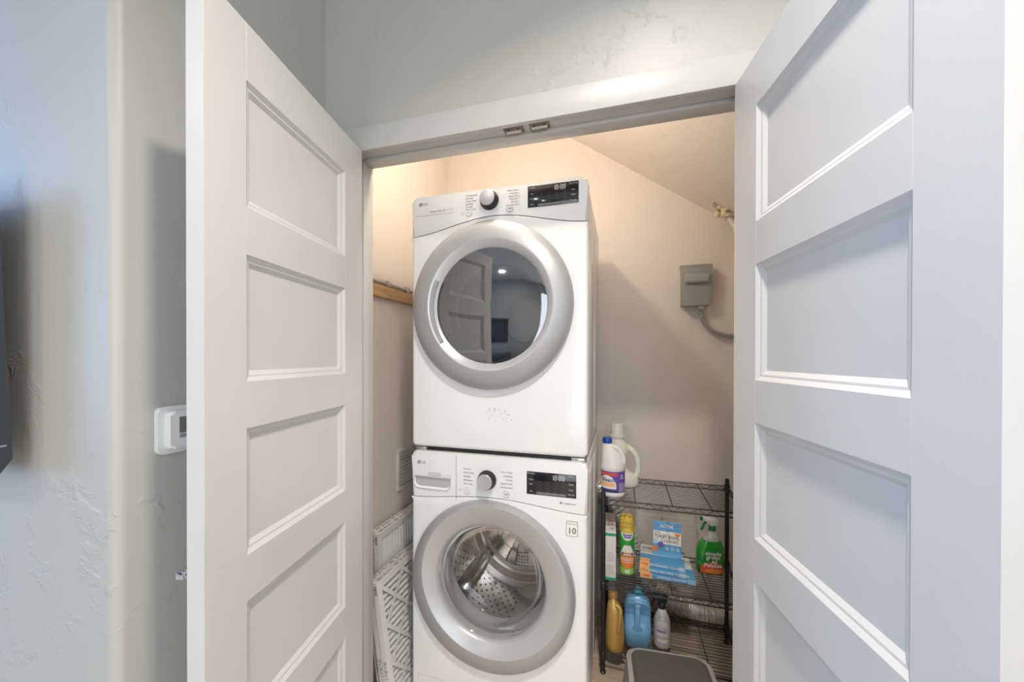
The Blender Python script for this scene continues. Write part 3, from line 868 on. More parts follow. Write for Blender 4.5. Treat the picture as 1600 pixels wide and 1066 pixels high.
# pipe with expanding foam
t = empty('foamed_pipe', (.487, 2.10, 2.088)); tag(t, 'white pipe set in yellow expanding foam at the sloping soffit', 'pipe')
bm = bmesh.new(); tube(bm, spline([(-.01, 0, .01), (.025, 0, -.03), (.055, 0, -.10), (.075, 0, -.19), (.085, -.0, -.5), (.085, 0, -1.2)], 10), .013, 14); finish('pipe', bm, M_pipe, t)
bm = bmesh.new()
rs = random.Random(5)
for k in range(11):
    M_ = Matrix.Translation((rs.uniform(-.032, .034), rs.uniform(-.03, .015), rs.uniform(-.022, .026))) @ Matrix.Diagonal((rs.uniform(.8, 1.4), 1, rs.uniform(.7, 1.2), 1))
    bmesh.ops.create_icosphere(bm, subdivisions=2, radius=rs.uniform(.012, .021), matrix=M_)
finish('foam', bm, M_foam, t, 80)
bm = bmesh.new(); tube(bm, [(-.028, -.01, .012), (-.055, -.015, .046)], .008, 8, radii=[.010, .006]); finish('cut_stub', bm, mat('stub_grey', (.40, .35, .31), .6), t)
for z, h in ((-.215, .022), (-.31, .012)):
    bm = bmesh.new(); tube(bm, [(.078, 0, z), (.080, 0, z-h)], .0175, 14); finish('pipe_clamp', bm, M_black, t)
# foil duct down behind the shelves
pth = spline([(-.30, 2.115, .78), (-.16, 2.12, .70), (-.055, 2.125, .590), (.02, 2.125, .455), (.068, 2.125, .31), (.115, 2.125, .205), (.20, 2.122, .130), (.29, 2.12, .095), (.38, 2.12, .08), (.50, 2.12, .075), (.66, 2.12, .075), (.785, 2.12, .075)], 22)
rs = random.Random(8)
rad = [.052+(.0045 if i % 3 == 0 else -.002)+rs.uniform(-.002, .002) for i in range(len(pth))]
bm = bmesh.new(); tube(bm, pth, .05, 22, True, rad)
tag(finish('foil_duct', bm, M_foil, None, 50), 'crinkled silver foil dryer duct sagging behind the wire shelves', 'duct')
# closet lamp on the inside of the header
t = empty('closet_lamp', (-.42, YB, 2.35)); tag(t, 'bare warm bulb in a porcelain holder above the closet door', 'lamp')
bm = bmesh.new(); loft(bm, [circ_y(0, 0, .058, .0005, 32), circ_y(0, 0, .058, .012, 32), circ_y(0, 0, .03, .03, 32), circ_y(0, 0, .024, .05, 32)], True, True); finish('lamp_holder', bm, M_porc, t)
bm = bmesh.new(); loft(bm, [circ_y(0, 0, r, y, 24) for r, y in ((.013, .048), (.016, .062), (.026, .082), (.030, .1), (.026, .118), (.014, .128), (.001, .131))], True, False); finish('bulb', bm, M_bulb, t, 60)

# ------------------------------------------------------------------ pleated air filters left of the washer
def make_filter(h, w, th, diamonds, name, text2):
    """local: x = thickness, y = depth (away from the camera), z = height"""
    t = empty(name)
    b = .028
    bm = bmesh.new()
    for (y0, y1, z0, z1) in ((0, w, 0, b), (0, w, h-b, h), (0, b, b, h-b), (w-b, w, b, h-b)): box(bm, 0, th, y0, y1, z0, z1)
    finish('cardboard_frame', bm, M_card, t, 0)
    bm = bmesh.new()
    n = 19
    if diamonds:    # pleats run along y
        rows = [[(th*.05 if i % 2 else th*.96, y, b+(h-2*b)*i/(2*n)) for i in range(2*n+1)] for y in (b, w-b)]
    else:
        rows = [[(th*.05 if i % 2 else th*.96, b+(w-2*b)*i/(2*n), z) for i in range(2*n+1)] for z in (b, h-b)]
    loft(bm, rows, close=False)
    finish('pleated_media', bm, M_pleat, t, 0)
    if diamonds:
        bm = bmesh.new()
        nn_ = 3
        W_, H_ = w-2*b, h-2*b
        for s in (1, -1):
            for k in range(-nn_, nn_+1):
                a = Vector((0, b if s > 0 else w-b, b+H_*k/nn_)); bb = a+Vector((0, s*W_, H_))
                dv = bb-a
                t0, t1 = max(0, (b-a.z)/dv.z), min(1, (h-b-a.z)/dv.z)
                if t1 <= t0+.01: continue
                p, r_ = a+dv*t0, a+dv*t1
                per = Vector((0, -dv.z, dv.y)).normalized()*.007
                vs = [bm.verts.new(Vector((th+.0008, 0, 0))+v) for v in (p-per, r_-per, r_+per, p+per)]
                bm.faces.new(vs)
                vs = [bm.verts.new(Vector((th-.0008, 0, 0))+v) for v in (p-per, r_-per, r_+per, p+per)]
                bm.faces.new(vs)
        finish('cardboard_grid', bm, M_card, t, 0)
    # printing on the front edge: reads downwards
    E = Matrix(((0, 1, 0, th*.5), (0, 0, -1, -.0004), (-1, 0, 0, 0), (0, 0, 0, 1)))
    texts('edge_lettering', [('HDX', 0, 0, .016, 'LEFT', 0, .0004)], M_ink, t, M0=Matrix.Translation((0, 0, h-.012)) @ E)
    if text2: texts('size_lettering', [('20 x 20 x 1', 0, 0, .015, 'LEFT')], M_ink, t, M0=Matrix.Translation((0, 0, h*.40)) @ E)
    T = Matrix(((0, -1, 0, th*.5), (1, 0, 0, 0), (0, 0, 1, h+.0004), (0, 0, 0, 1)))
    texts('top_lettering', [('HDX  20 x 20 x 1   HDX   20 x 20 x 1', .02, 0, .014, 'LEFT', 0, .0003)], M_ink, t, M0=T)
    return t
FG = 'air filters beside the washer'
def lean(o, xb, yb, zb, deg): o.location = (xb, yb, zb); o.rotation_euler = (0, R(-deg), 0)
fA = make_filter(.495, .495, .022, True, 'air_filter', True)
lean(fA, -.853, 1.262, .0, 8.8); tag(fA, 'white pleated air filter with diamond card grid, nearest the washer', 'air filter', FG)
fB = copy_thing(fA); lean(fB, -.880, 1.268, .0, 8.8); tag(fB, 'white air filter second from the washer, only its printed edge showing', 'air filter', FG)
fC = copy_thing(fA); lean(fC, -.909, 1.285, .0, 8.2); fC.scale = (1, 1, .9); tag(fC, 'air filter third from the washer, low behind two printed edges', 'air filter', FG)
fD = make_filter(.625, .495, .022, False, 'air_filter', False)
lean(fD, -.990, 1.372, .0, 1.0); tag(fD, 'taller air filter with upright pleats leaning behind the diamond-grid filter', 'air filter', FG)
fE = copy_thing(fD); lean(fE, -1.018, 1.385, .0, .6); tag(fE, 'tall air filter against the closet side wall, top edge showing', 'air filter', FG)

# ------------------------------------------------------------------ wire shelving unit
SX0, SX1, SY0, SY1 = -.074, .487, 1.692, 2.030
SH = [.085, .390, .757]
rack = empty('wire_shelving_unit', ((SX0+SX1)/2, (SY0+SY1)/2, 0)); tag(rack, 'black three-tier wire shelving unit right of the washer', 'shelving unit')
ox, oy = (SX0+SX1)/2, (SY0+SY1)/2
hw, hd = (SX1-SX0)/2, (SY1-SY0)/2
pbm = bmesh.new()
lathe_z(pbm, [(.0095, .018), (.0095, .786), (.007, .790)], 12)
for k in range(29): lathe_z(pbm, [(.0093, .033+k*.026), (.0102, .0335+k*.026), (.0102, .0355+k*.026), (.0093, .036+k*.026)], 12, cap0=False, cap1=False)
post0 = finish('post', pbm, M_blackwire, rack, 40)
fbm = bmesh.new(); lathe_z(fbm, [(.013, 0), (.013, .006), (.008, .010), (.008, .02)], 12); foot0 = finish('post_foot', fbm, M_black, post0, 40)
for i, (sx, sy) in enumerate(((-1, -1), (1, -1), (-1, 1), (1, 1))):
    p = post0 if i == 0 else copy_thing(post0, rack)
    p.location = (sx*hw, sy*hd, 0)
def truss(bm, a, b, n):
    a, b = Vector(a), Vector(b)
    dz = Vector((0, 0, -.020))
    tube(bm, [a, b], .0028, 6); tube(bm, [a+dz, b+dz], .0028, 6)
    pts = [a.lerp(b, i/(2*n))+(dz if i % 2 else Vector()) for i in range(2*n+1)]
    tube(bm, pts, .0016, 5)
bm = bmesh.new()
for i in range(17):
    y = -hd+2*hd*(i+.5)/17
    tube(bm, [(-hw+.004, y, .0022), (hw-.004, y, .0022)], .0015, 5)
for x in (-hw*.53, 0, hw*.53): tube(bm, [(x, -hd, -.0015), (x, hd, -.0015)], .0026, 6)
deck0 = finish('wire_shelf', bm, M_blackwire, rack, 50)
for (a, b, n) in (((-hw, -hd, 0), (hw, -hd, 0), 9), ((-hw, hd, 0), (hw, hd, 0), 9), ((-hw, -hd, 0), (-hw, hd, 0), 5), ((hw, -hd, 0), (hw, hd, 0), 5)):
    bm = bmesh.new(); truss(bm, a, b, n); finish('truss_rail', bm, M_blackwire, deck0, 50)
for (sx, sy) in ((-1, -1), (1, -1), (-1, 1), (1, 1)):
    bm = bmesh.new(); lathe_z(bm, [(.0105, -.024), (.0145, -.022), (.0125, .008), (.0105, .010)], 14, sx*hw, sy*hd); finish('sleeve', bm, M_black, deck0, 40)
for i, z in enumerate(SH):
    d = deck0 if i == 0 else copy_thing(deck0, rack)
    d.location = (0, 0, z-.0037)

# ------------------------------------------------------------------ bottles, cans and cartons
def wrapper(rx, ry, dz=0., off=.0012, p=2.):
    if p != 2: return lambda co: Vector((co.x, -ry*(1-min(.98, abs(co.x/rx))**p)**(1/p)-off-co.z, co.y+dz))
    return lambda co: Vector((rx*math.sin(co.x/rx)*(1+off/rx), -(ry+off)*math.cos(co.x/rx)-co.z, co.y+dz))
def wrap_text(name, items, m, parent, rx, ry, off=.0012, loc=(0, 0), p=2.):
    bm = bmesh.new()
    for it in items:
        s, x, z, size = it[:4]; al = it[4] if len(it) > 4 else 'CENTER'; sh = it[5] if len(it) > 5 else 0; bo = it[6] if len(it) > 6 else 0; rot = it[7] if len(it) > 7 else 0
        Mr = Matrix.Rotation(R(rot), 4, 'Z')
        f = wrapper(rx, ry, 0, off, p)
        text_mesh(bm, s, size, None, al, sh, bo, 1, .00015, fn=lambda co: f(Vector((*(Mr @ co).xy, co.z))+Vector((x, z, 0)))+Vector((loc[0], loc[1], 0)))
    return finish(name, bm, m, parent, 0)
def label_patch(name, m, parent, rx, ry, a0, a1, z0, z1, off=.0006, loc=(0, 0), shape=None, n=20, p=2.):
    """curved patch; angle measured from the front (-y), + to the right"""
    bm = bmesh.new()
    rows = []
    nz = 14 if shape else 1
    for j in range(nz+1):
        v = j/nz; z = z0+(z1-z0)*v
        row = []
        for i in range(n+1):
            u = -1+2*i/n
            if shape: u *= shape(v)
            a = R((a0+a1)/2+(a1-a0)/2*u)
            sa, ca = math.sin(a), math.cos(a)
            row.append((loc[0]+(rx+off)*math.copysign(abs(sa)**(2/p), sa), loc[1]-(ry+off)*math.copysign(abs(ca)**(2/p), ca), z))
        rows.append(row)
    loft(bm, rows, close=False)
    return finish(name, bm, m, parent, 60)
ell = lambda v: math.sqrt(max(1e-4, 1-(2*v-1)**2))
def place(t, x, y, z, rz=0): t.location = (x, y, z); t.rotation_euler = (0, 0, R(rz))
ZT, ZM, ZB = SH[2]+.0002, SH[1]+.0002, SH[0]+.0002

# bleach bottle
t = empty('bleach_bottle'); place(t, -.036, 1.752, ZT, 4)
bm = bmesh.new()
prof = [(.044, 0), (.051, .004), (.053, .012), (.053, .016), (.0515, .020), (.0515, .118), (.053, .121), (.053, .132), (.050, .150)]
rings = [sup(0, 0, z, r, r*.92, 2.0, 48) for r, z in prof]
for z, cx, rx, ry in ((.165, -.002, .047, .043), (.185, -.008, .041, .036), (.205, -.015, .032, .028), (.222, -.021, .024, .021), (.232, -.024, .0185, .0175)):
    rings.append(sup(cx, 0, z, rx, ry, 2.1, 48))
loft(bm, rings, True, True); finish('bottle_body', bm, M_bleach, t, 60)
bm = bmesh.new()
tube(bm, spline([(-.012, -.01, .218), (.018, -.012, .212), (.040, -.012, .185), (.046, -.010, .150), (.040, -.006, .135)], 8), .011, 12, radii=None); finish('handle', bm, M_bleach, t, 60)
bm = bmesh.new(); lathe_z(bm, [(.0205, .232), (.021, .236), (.021, .252), (.019, .255)], 28, -.024, 0); finish('cap', bm, M_bluecap, t, 40)
label_patch('label', M_purple, t, .0515, .0475, -75, 80, .024, .115)
label_patch('label_band', M_red, t, .0515, .0475, -75, 22, .098, .110, .0010)
label_patch('label_badge', M_paper, t, .0515, .0475, -78, 14, .040, .098, .0012, shape=lambda v: math.sqrt(max(.02, 1-v**3)))
label_patch('label_badge_band', M_orangel, t, .0515, .0475, -70, 6, .050, .066, .0015)
label_patch('label_foot', M_navy, t, .0515, .0475, -75, 22, .0245, .036, .0011)
wrap_text('label_lettering', [('Bleach', -.024, .078, .024, 'CENTER', .15, .0004)], M_navy, t, .0515, .0475, .0019)
label_patch('side_print', M_lilac, t, .0515, .0475, 36, 52, .094, .101, .0010)
label_patch('side_print', M_lilac, t, .0515, .0475, 34, 58, .083, .089, .0010)
label_patch('side_panel', mat('label_mauve', (.36, .28, .48), .5), t, .0515, .0475, 28, 74, .028, .066, .0010)
tag(t, 'white bleach bottle with blue cap and purple label on the top shelf', 'bottle')

# detergent jug
t = empty('detergent_jug'); place(t, .004, 1.900, ZT, 0)
bm = bmesh.new()
R_ = [(0, 0, .066, .042), (.005, 0, .074, .048), (.018, 0, .078, .050), (.045, -.003, .074, .050), (.062, -.014, .063, .050), (.078, -.027, .051, .050), (.11, -.031, .048, .050), (.145, -.029, .049, .049), (.165, -.022, .056, .046), (.195, -.022, .048, .040), (.212, -.024, .036, .034), (.222, -.024, .031, .031), (.228, -.024, .031, .031)]
loft(bm, [sup(cx, 0, z, rx, ry, 2.5, 48) for z, cx, rx, ry in R_], True, True); finish('bottle_body', bm, M_jug, t, 60)
bm = bmesh.new()
tube(bm, spline([(-.010, 0, .198), (.026, 0, .184), (.054, 0, .160), (.070, 0, .125), (.074, 0, .090), (.068, 0, .056), (.050, 0, .034)], 8), .0140, 14); finish('handle', bm, M_jug, t, 60)
bm = bmesh.new(); lathe_z(bm, [(.034, .228), (.036, .230), (.036, .240), (.0315, .243), (.0300, .292), (.0285, .297)], 36, -.024, 0); finish('cap', bm, M_capcl, t, 40)
label_patch('label_leaf', M_lime, t, .060, .049, -40, -15, .150, .160, .001, (-.018, 0), ell)
label_patch('label_emblem', M_navy, t, .060, .049, -24, 4, .128, .152, .001, (-.018, 0), lambda v: ell(v)*.7)
label_patch('label_dot', M_teal, t, .060, .049, 14, 24, .150, .158, .001, (-.018, 0), ell)
tag(t, 'large cream detergent jug with ring handle behind the bleach bottle', 'jug')

# tall carton
t = empty('dryer_sheet_carton'); place(t, -.044, 1.722, ZM, 2)
wC, dC, hC = .046, .205, .216
obox('carton_body', M_carton, t, -wC/2, wC/2, 0, dC, 0, hC, .0008)
obox('carton_band', M_teal, t, -wC/2-.0002, wC/2+.0002, -.0004, dC+.0002, hC-.022, hC-.009)
obox('carton_foot_band', M_teal, t, -wC/2-.0002, wC/2+.0002, -.0004, dC+.0002, .0002, .012)
TOP = Matrix(((1, 0, 0, 0), (0, 1, 0, 0), (0, 0, 1, hC+.0003), (0, 0, 0, 1)))
bm = bmesh.new()
rs = random.Random(11)
for row, x0_, n_ in ((0, -.013, 9), (1, .001, 5)):      # red characters, too small to read, running back over the lid
    for k in range(n_):
        y = .050+(.135 if row == 0 else .070)*k/n_
        for q_ in range(3):
            a_ = x0_+rs.uniform(0, .008); b_ = y+rs.uniform(0, .006)
            box(bm, a_, a_+rs.uniform(.003, .006), b_, b_+rs.uniform(.003, .006), hC-.0001, hC+.0003)
finish('top_print', bm, M_red, t, 0)['kind'] = 'stuff'
bm = bmesh.new(); loft(bm, [sup(.006, .028, hC+.0003, .008, .009, 2, 20), sup(.006, .028, hC+.0003, .005, .0055, 2, 20)]); finish('top_mark', bm, M_ink, t, 0)
bm = bmesh.new()
for k in range(16):
    z = .118-.006*k
    if k in (7, 8): continue
    box(bm, -.015, .015 if k % 4 else .008, -.0003, .0002, z, z+.0016)
finish('fine_print', bm, M_inklight, t, 0)['kind'] = 'stuff'
tag(t, 'narrow white carton with green bands on the middle shelf by the post', 'carton')

# aerosol can
t = empty('aerosol_can'); place(t, .026, 1.812, ZM, 3)
bm = bmesh.new(); lathe_z(bm, [(.031, 0), (.0335, .003), (.0335, .185), (.031, .193)], 40); finish('can_body', bm, M_green, t, 40)
bm = bmesh.new(); lathe_z(bm, [(.0325, .188), (.033, .205), (.031, .222), (.029, .250), (.027, .256), (.020, .252), (.019, .245)], 36); cp = finish('cap', bm, M_yellow, t, 40)
bm = bmesh.new(); box(bm, -.008, .008, -.018, .012, .246, .262, .003); finish('spray_button', bm, M_yellow, cp)
label_patch('label_foot', M_lime, t, .0335, .0335, -90, 90, .004, .034, .0004)
label_patch('label_orange', M_orange, t, .0335, .0335, -66, 66, .028, .100, .0008, shape=ell)
label_patch('label_splash', M_paper, t, .0335, .0335, -60, 60, .088, .135, .0006, shape=lambda v: 1-.6*v)
label_patch('label_badge', M_navy, t, .0335, .0335, -46, 46, .086, .106, .0012, shape=ell)
label_patch('label_badge_fill', M_orangel, t, .0335, .0335, -36, 36, .098, .106, .0015, shape=ell)
label_patch('label_crest', M_paper, t, .0335, .0335, -52, 52, .156, .190, .0008, shape=lambda v: math.sqrt(max(.02, 1-(1-v)**2)))
for (m_, a_, z0_, z1_) in ((M_purple, 34, .179, .184), (M_purple, 28, .169, .175), (M_paper, 30, .090, .096), (M_paper, 50, .074, .077), (M_paper, 54, .066, .070), (M_paper, 44, .057, .060), (M_paper, 16, .012, .026)):
    label_patch('label_print', m_, t, .0335, .0335, -a_, a_, z0_, z1_, .0018)
tag(t, 'green aerosol can with yellow cap and orange label', 'aerosol can')

# flat cleaner cartons
def flat_carton(name, x, y, z, w, d, h, rz, spine, top, label, deg2=0):
    t = empty(name); place(t, x, y, z, rz)
    obox('carton_body', M_cblue, t, 0, w, 0, d, 0, h, .0006)
    obox('carton_lid_print', M_paper, t, .002, w-.002, d*.45, d-.001, h-.0001, h+.0003)
    obox('carton_end', M_orangel, t, -.0004, w*.22, -.0005, .03, -.0001, h+.0004)
    obox('carton_tail', M_clblue, t, w*.86, w+.0004, -.0004, .012, 0, h-.001)
    texts('spine_lettering', [(spine, w*.58, h*.5, h*.62, 'CENTER', 0, .0003)], M_paper, t, -.0008)
    texts('end_lettering', [('1 YEAR', w*.10, h*.5, h*.52, 'CENTER', 0, .0004)], M_red, t, -.0008)
    M0 = Matrix.Translation((0, 0, h+.0004))
    texts('lid_lettering', [(top, w*.06, d*.80, .030, 'LEFT', 0, .0008)], M_ink, t, M0=M0)
    return tag(t, label, 'carton', 'cleaner cartons on the middle shelf')
flat_carton('cleaner_carton', .083, 1.785, ZM, .226, .190, .022, -1, 'DISPOSAL CLEANER', 'DISPOSAL', 'widest blue cleaner carton at the bottom of the stack')
flat_carton('cleaner_carton', .080, 1.788, ZM+.0230, .190, .170, .022, -2, 'WASHING MACHINE CLEANER', 'WASH', 'blue cleaner carton in the middle of the stack of three')
flat_carton('cleaner_carton', .082, 1.796, ZM+.0460, .186, .160, .022, -3, 'DISHWASHER CLEANER', 'DISHWASHER', 'blue cleaner carton on top of the stack of three')
t = empty('toilet_cleaner_pouch', (.142, 1.868, ZM+.0690), rot=(R(-24), 0, R(-5)))
wP, hP = .122, .148
obox('pouch_body', M_paper, t, 0, wP, 0, .016, 0, hP, .003)
obox('pouch_header', M_cblue, t, -.0003, wP+.0003, -.0005, .0165, hP-.043, hP-.001)
obox('pouch_foot', M_cblue, t, -.0003, wP+.0003, -.0005, .0165, .001, .050)
for i in range(3):
    bm = bmesh.new(); loft(bm, [circ_y(.062+.022*i, .034, .0088, -.0008, 20), circ_y(.062+.022*i, .034, .0001, -.0012, 20)]); finish('pouch_icon', bm, M_clblue, t, 0)
for i, (x, z, r, m) in enumerate(((.034, .046, .013, M_purple), (.012, .058, .010, M_clblue), (.010, .026, .013, M_orange))):
    bm = bmesh.new(); loft(bm, [circ_y(x, z, r, -.0009, 20), circ_y(x, z, .0001, -.0014, 20)]); finish('pouch_print', bm, m, t, 0)
texts('header_lettering', [('ACTIVE', wP*.48, hP-.022, .017, 'CENTER', .2, .0006)], M_paper, t, -.0008)
texts('pouch_lettering', [('TOILET BOWL', wP*.5, .081, .0168, 'CENTER', 0, .0005), ('CLEANER', wP*.60, .064, .0172, 'CENTER', 0, .0001), ('ACTIVE', .006, .097, .0075, 'LEFT', .2, .0003)], M_ink, t, -.0006)
bm = bmesh.new(); prism(bm, [(.094, .102), (.094, .094), (.105, .086), (.117, .094), (.117, .102)], -.0009, -.0004, 'xz'); finish('pouch_flag', bm, M_orange, t, 0)
tag(t, 'toilet bowl cleaner pouch with blue header leaning on the carton stack', 'pouch')

# green spray bottle
def trigger_head(t, z, m, m2, flip=1):
    s = flip
    bm = bmesh.new(); lathe_z(bm, [(.0145, z), (.0150, z+.003), (.0150, z+.022), (.012, z+.026)], 24); c = finish('collar', bm, m, t, 40)
    bm = bmesh.new()
    prism(bm, [(s*.020, z+.028), (s*.024, z+.052), (s*.010, z+.058), (-s*.040, z+.060), (-s*.042, z+.046), (-s*.016, z+.040), (-s*.012, z+.024), (s*.012, z+.024)], -.011, .011, 'xz', .003, 2)
    h = finish('sprayer_head', bm, m2, t, 40)
    bm = bmesh.new(); box(bm, min(-s*.052, -s*.041), max(-s*.052, -s*.041), -.008, .008, z+.045, z+.061, .002); finish('nozzle', bm, m, h)
    bm = bmesh.new()
    tube(bm, spline([(-s*.022, 0, z+.044), (-s*.034, 0, z+.030), (-s*.042, 0, z+.010), (-s*.047, 0, z+.000)], 6), .005, 10); finish('trigger', bm, m, h)
t = empty('spray_cleaner_bottle'); place(t, .390, 1.915, ZM, 6)
bm = bmesh.new()
lv = [(0, .048, .026), (.004, .055, .031), (.05, .058, .033), (.09, .0585, .033), (.118, .055, .032), (.138, .045, .029), (.150, .034, .026)]
loft(bm, [sup(0 if z < .1 else (z-.1)*.12, 0, z, a, b, 3, 44) for z, a, b in lv], True, False); finish('bottle_body', bm, M_greenliq, t, 60)
bm = bmesh.new()
lv2 = [(.150, .034, .026), (.165, .030, .024), (.178, .022, .019), (.186, .0150, .0150), (.194, .0145, .0145)]
loft(bm, [sup((z-.1)*.12, 0, z, a, b, 2.4, 44) for z, a, b in lv2], False, True); finish('bottle_neck', bm, M_clear, t, 60)
tt = empty('sprayer', (.010, 0, 0)); tt.parent = t
trigger_head(tt, .190, M_greentrig, mat('sprayer_white', (.80, .79, .76), .35))
label_patch('label_fruit', M_red, t, .0575, .0325, -46, 46, .010, .058, .0016, shape=lambda v: math.sqrt(max(.05, 1-v**4)), p=3)
label_patch('label_fruit_light', M_orange, t, .058, .033, -22, 40, .012, .032, .0022, shape=ell, p=3)
wrap_text('label_lettering', [('simple', .004, .100, .026, 'CENTER', 0, .0007), ('green', .004, .083, .026, 'CENTER', 0, .0007), ('All', .006, .062, .022, 'CENTER', .15, .0008), ('Purpose', .002, .047, .022, 'CENTER', .15, .0008), ], M_paper, t, .0585, .033, .0026, p=3)
tag(t, 'green all-purpose cleaner spray bottle beside the rear shelf post', 'spray bottle')

# gold bottle
t = empty('gold_bottle'); place(t, -.024, 1.735, ZB, 0)
bm = bmesh.new()
lv = [(0, .032, .030, .0), (.006, .038, .036, 0), (.03, .040, .038, 0), (.09, .039, .037, 0), (.14, .036, .034, -.002), (.18, .030, .030, -.005), (.205, .023, .023, -.008), (.216, .014, .014, -.009), (.232, .014, .014, -.009)]
loft(bm, [sup(cx, 0, z, a, b, 2.5, 40) for z, a, b, cx in lv], True, True); finish('bottle_body', bm, M_gold, t, 60)
bm = bmesh.new(); tube(bm, spline([(.004, -.020, .205), (.022, -.026, .19), (.020, -.034, .15), (.014, -.036, .10)], 8), .009, 10); finish('handle', bm, M_gold, t, 60)
bm = bmesh.new(); lathe_z(bm, [(.018, .226), (.018, .250), (.015, .253)], 24, -.009, 0); finish('cap', bm, mat('gold_cap', (.50, .30, .08), .4), t, 40)
tag(t, 'gold plastic bottle on the bottom shelf by the front post', 'bottle')
# blue jug
t = empty('blue_jug'); place(t, .072, 1.790, ZB, -2)
bm = bmesh.new()
lv = [(0, .050, .034), (.006, .056, .040), (.06, .058, .042), (.080, .058, .040), (.10, .057, .028), (.175, .056, .026), (.195, .052, .034), (.212, .040, .032), (.222, .022, .022), (.226, .018, .018)]
loft(bm, [sup(0, .008 if .09 < z < .19 else 0, z, a, b, 3.2, 48) for z, a, b in lv], True, True); finish('jug_body', bm, M_blue, t, 60)
bm = bmesh.new(); loft(bm, [sup(0, -.030, .075, .030, .010, 2.5, 20), sup(0, -.032, .10, .013, .009, 2.2, 20), sup(0, -.033, .15, .0115, .009, 2.2, 20), sup(0, -.030, .185, .014, .010, 2.2, 20), sup(0, -.022, .20, .026, .010, 2.2, 20)], True, True); finish('handle', bm, M_blue, t, 60)
bm = bmesh.new(); lathe_z(bm, [(.019, .226), (.020, .228), (.020, .246), (.017, .250)], 26); finish('cap', bm, M_cyan, t, 40)
tag(t, 'pale blue plastic jug with cyan cap on the bottom shelf', 'jug')
# white trigger bottle
t = empty('trigger_spray_bottle'); place(t, .177, 1.815, ZB, 0)
bm = bmesh.new(); lathe_z(bm, [(.032, 0), (.035, .004), (.035, .105), (.033, .118), (.027, .135), (.020, .150), (.015, .162), (.0135, .168)], 36); finish('bottle_body', bm, M_sprayb, t, 60)
label_patch('label', M_lilac, t, .035, .035, -100, 100, .010, .100, .0005)
label_patch('label_panel', M_paper, t, .035, .035, -40, 40, .058, .070, .0009)
label_patch('label_foot', M_paper, t, .035, .035, -40, 40, .030, .046, .0009)
label_patch('label_print', M_ink, t, .035, .035, -38, 20, .078, .083, .0009)
label_patch('label_print', M_inklight, t, .035, .035, -30, 26, .062, .065, .0013)
trigger_head(t, .165, M_black, M_black)
tag(t, 'white spray bottle with black trigger beside the blue jug', 'spray bottle')

# ------------------------------------------------------------------ folding step stool
t = empty('step_stool', (.178, 1.470, 0), R(4)); tag(t, 'grey folding step stool with dark ribbed tread', 'step stool')
bm = bmesh.new()
top = rrect(-.152, .152, -.110, .115, .045, 8)
prism(bm, top, .222, .190, 'xy', .006, 3); finish('stool_top', bm, M_stool, t, 40)
bm = bmesh.new(); prism(bm, rrect(-.135, .135, -.095, .100, .040, 8), .2255, .2215, 'xy', .001, 1); tr_ = finish('tread', bm, M_tread, t, 40)
bm = bmesh.new()
k = 0
for i in range(-44, 45):       # fine diagonal anti-slip ribs
    for (xa, ya, xb, yb) in ((i*.006-.095, -.095, i*.006+.100, .100),):
        dx, dy = xb-xa, yb-ya
        ta, tb = max(0, (-.122-xa)/dx, .02), min(1, (.122-xa)/dx, .98)
        if tb-ta < .08: continue
        p, r_ = Vector((xa+dx*ta, ya+dy*ta, .2263)), Vector((xa+dx*tb, ya+dy*tb, .2263))
        n_ = Vector((-dy, dx, 0)).normalized()*.0010
        bm.faces.new([bm.verts.new(v) for v in (p-n_, r_-n_, r_+n_, p+n_)])
rb = finish('tread_ribs', bm, mat('stool_rib', (.14, .13, .12), .7), tr_, 0); rb['kind'] = 'stuff'
for sx in (-1, 1):
    bm = bmesh.new()
    loft(bm, [[(sx*.172, -.125, 0), (sx*.172, .125, 0), (sx*.158, .125, 0), (sx*.158, -.125, 0)], [(sx*.158, -.105, .12), (sx*.158, .108, .12), (sx*.145, .108, .12), (sx*.145, -.105, .12)], [(sx*.150, -.095, .195), (sx*.150, .100, .195), (sx*.136, .100, .195), (sx*.136, -.095, .195)]], True, True)
    finish('leg_panel', bm, M_stool, t, 20)
    obox('leg_inset', mat('stool_inset', (.60, .59, .57), .5), t, *sorted((sx*.128, sx*.136)), -.08, .08, .06, .185, .001)
bm = bmesh.new(); box(bm, -.136, .136, .012, .030, .03, .19, .003); finish('folding_brace', bm, M_stool, t)

# ------------------------------------------------------------------ thermostat and television on the left walls
t = empty('thermostat', (XRET, .590, 1.149)); tag(t, 'white thermostat on the wall behind the left door', 'thermostat')
def plate(name, m, y0, y1, z0, z1, r, xa, xb, par, bev=.003):
    bm = bmesh.new(); prism(bm, rrect(y0, y1, z0, z1, r), xb, xa, 'yz', bev, 3); return finish(name, bm, m, par, 40)
plate('back_plate', M_tstat, 0, .150, 0, .108, .014, .0004, .011, t)
hs = plate('housing', M_tstat, .013, .137, .012, .098, .010, .010, .031, t, .007)
plate('display', M_lcd, .031, .110, .047, .084, .002, .0300, .0316, hs, .0003)
plate('button', M_lcd2, .031, .110, .036, .045, .002, .0300, .0318, hs, .0004)
t = empty('television', (-1.255, .460, 1.112), 0); tag(t, 'black flat television at the far left edge on the wall', 'television')
t.rotation_euler = (R(1.0), 0, 0)
obox('screen_panel', M_tv, t, -1.06, 0, -.030, -.006, .010, .650, .003)
obox('screen', M_display, t, -1.052, -.008, -.0315, -.0295, .018, .642, .0005)
bm = bmesh.new()
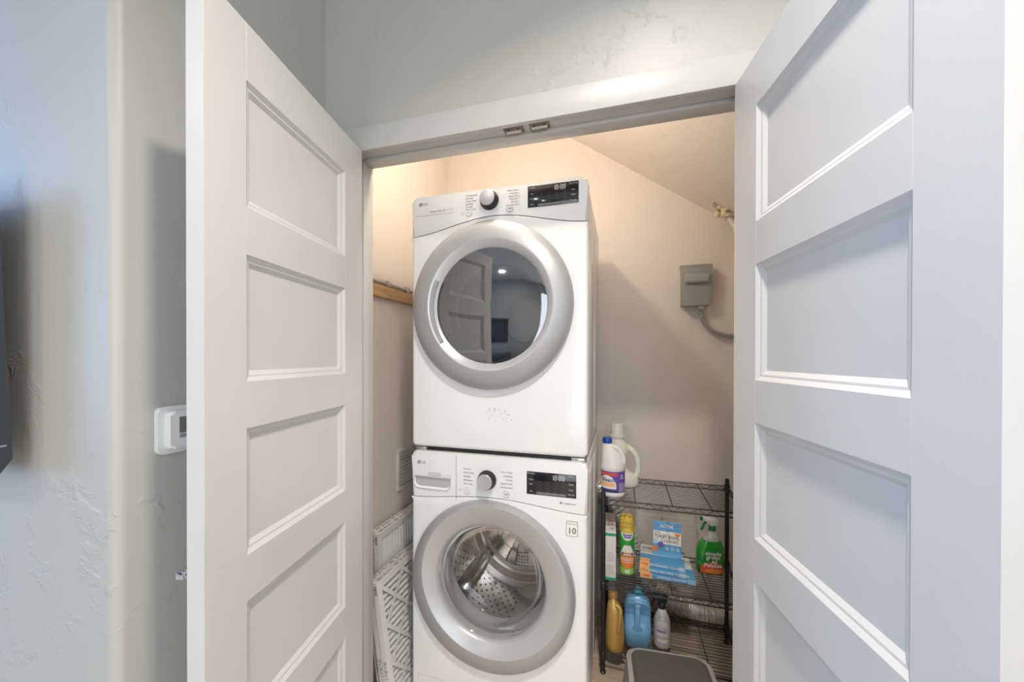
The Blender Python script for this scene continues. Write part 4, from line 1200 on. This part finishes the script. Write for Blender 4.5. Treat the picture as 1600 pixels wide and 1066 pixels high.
prism(bm, [(-.008, .02), (.002, .0), (.0260, .038), (.0260, .10), (.0215, .29), (.018, .622), (-.008, .640)], -1.052, -.004, 'yz', .002, 2); finish('rear_housing', bm, M_tv, t, 30)
obox('side_slot', mat('tv_slot', (.25, .27, .30), .4), t, -.005, -.0030, -.004, .018, .066, .070)
obox('wall_bracket', M_black, t, -.64, -.42, .020, .056, .12, .40, .002)

# ------------------------------------------------------------------ the room behind the camera
for (x, y) in CANS:  # first one casts the left door's shadow, the others are added fill
    t = empty('recessed_and_fill_lamp', (x, y, CEIL)); tag(t, 'round recessed lamp in the room ceiling, all but the first added as fill', 'lamp', 'recessed ceiling lamps')
    bm = bmesh.new(); lathe_z(bm, [(.095, -.0002), (.095, -.004), (.072, -.007), (.068, -.0002)], 40, cap0=False, cap1=False); finish('lamp_trim', bm, M_trim, t)
    bm = bmesh.new(); lathe_z(bm, [(.068, -.0006), (.068, -.0012)], 40); finish('lamp_diffuser', bm, M_lampe, t)
t = empty('sofa', (-2.35, -2.75, 0)); tag(t, 'dark grey sofa across the room', 'sofa')
obox('seat_base', M_sofa, t, -1.0, 1.0, -.42, .42, .10, .28, .03)
obox('backrest', M_sofa, t, -1.0, 1.0, -.46, -.24, .28, .85, .06, 3)
for sx in (-1, 1): obox('armrest', M_sofa, t, *sorted((sx*.82, sx*1.04)), -.44, .44, .10, .62, .05, 3)
for i in range(2): obox('seat_cushion', M_sofa, t, -.80+.81*i, -.01+.81*i, -.23, .43, .285, .45, .05, 3)
for sx in (-.9, .9):
    for sy in (-.35, .35): obox('leg', M_black, t, sx-.025, sx+.025, sy-.025, sy+.025, 0, .10)
t = empty('framed_picture', (-2.15, -3.498, 1.30)); tag(t, 'dark framed picture above the sofa', 'picture')
for (a, b, c, d) in ((-.5, .5, 0, .03), (-.5, .5, .57, .60), (-.5, -.47, .03, .57), (.47, .5, .03, .57)): obox('frame_bar', M_frame, t, a, b, 0, .03, c, d)
obox('print', M_print, t, -.47, .47, 0, .012, .03, .57)
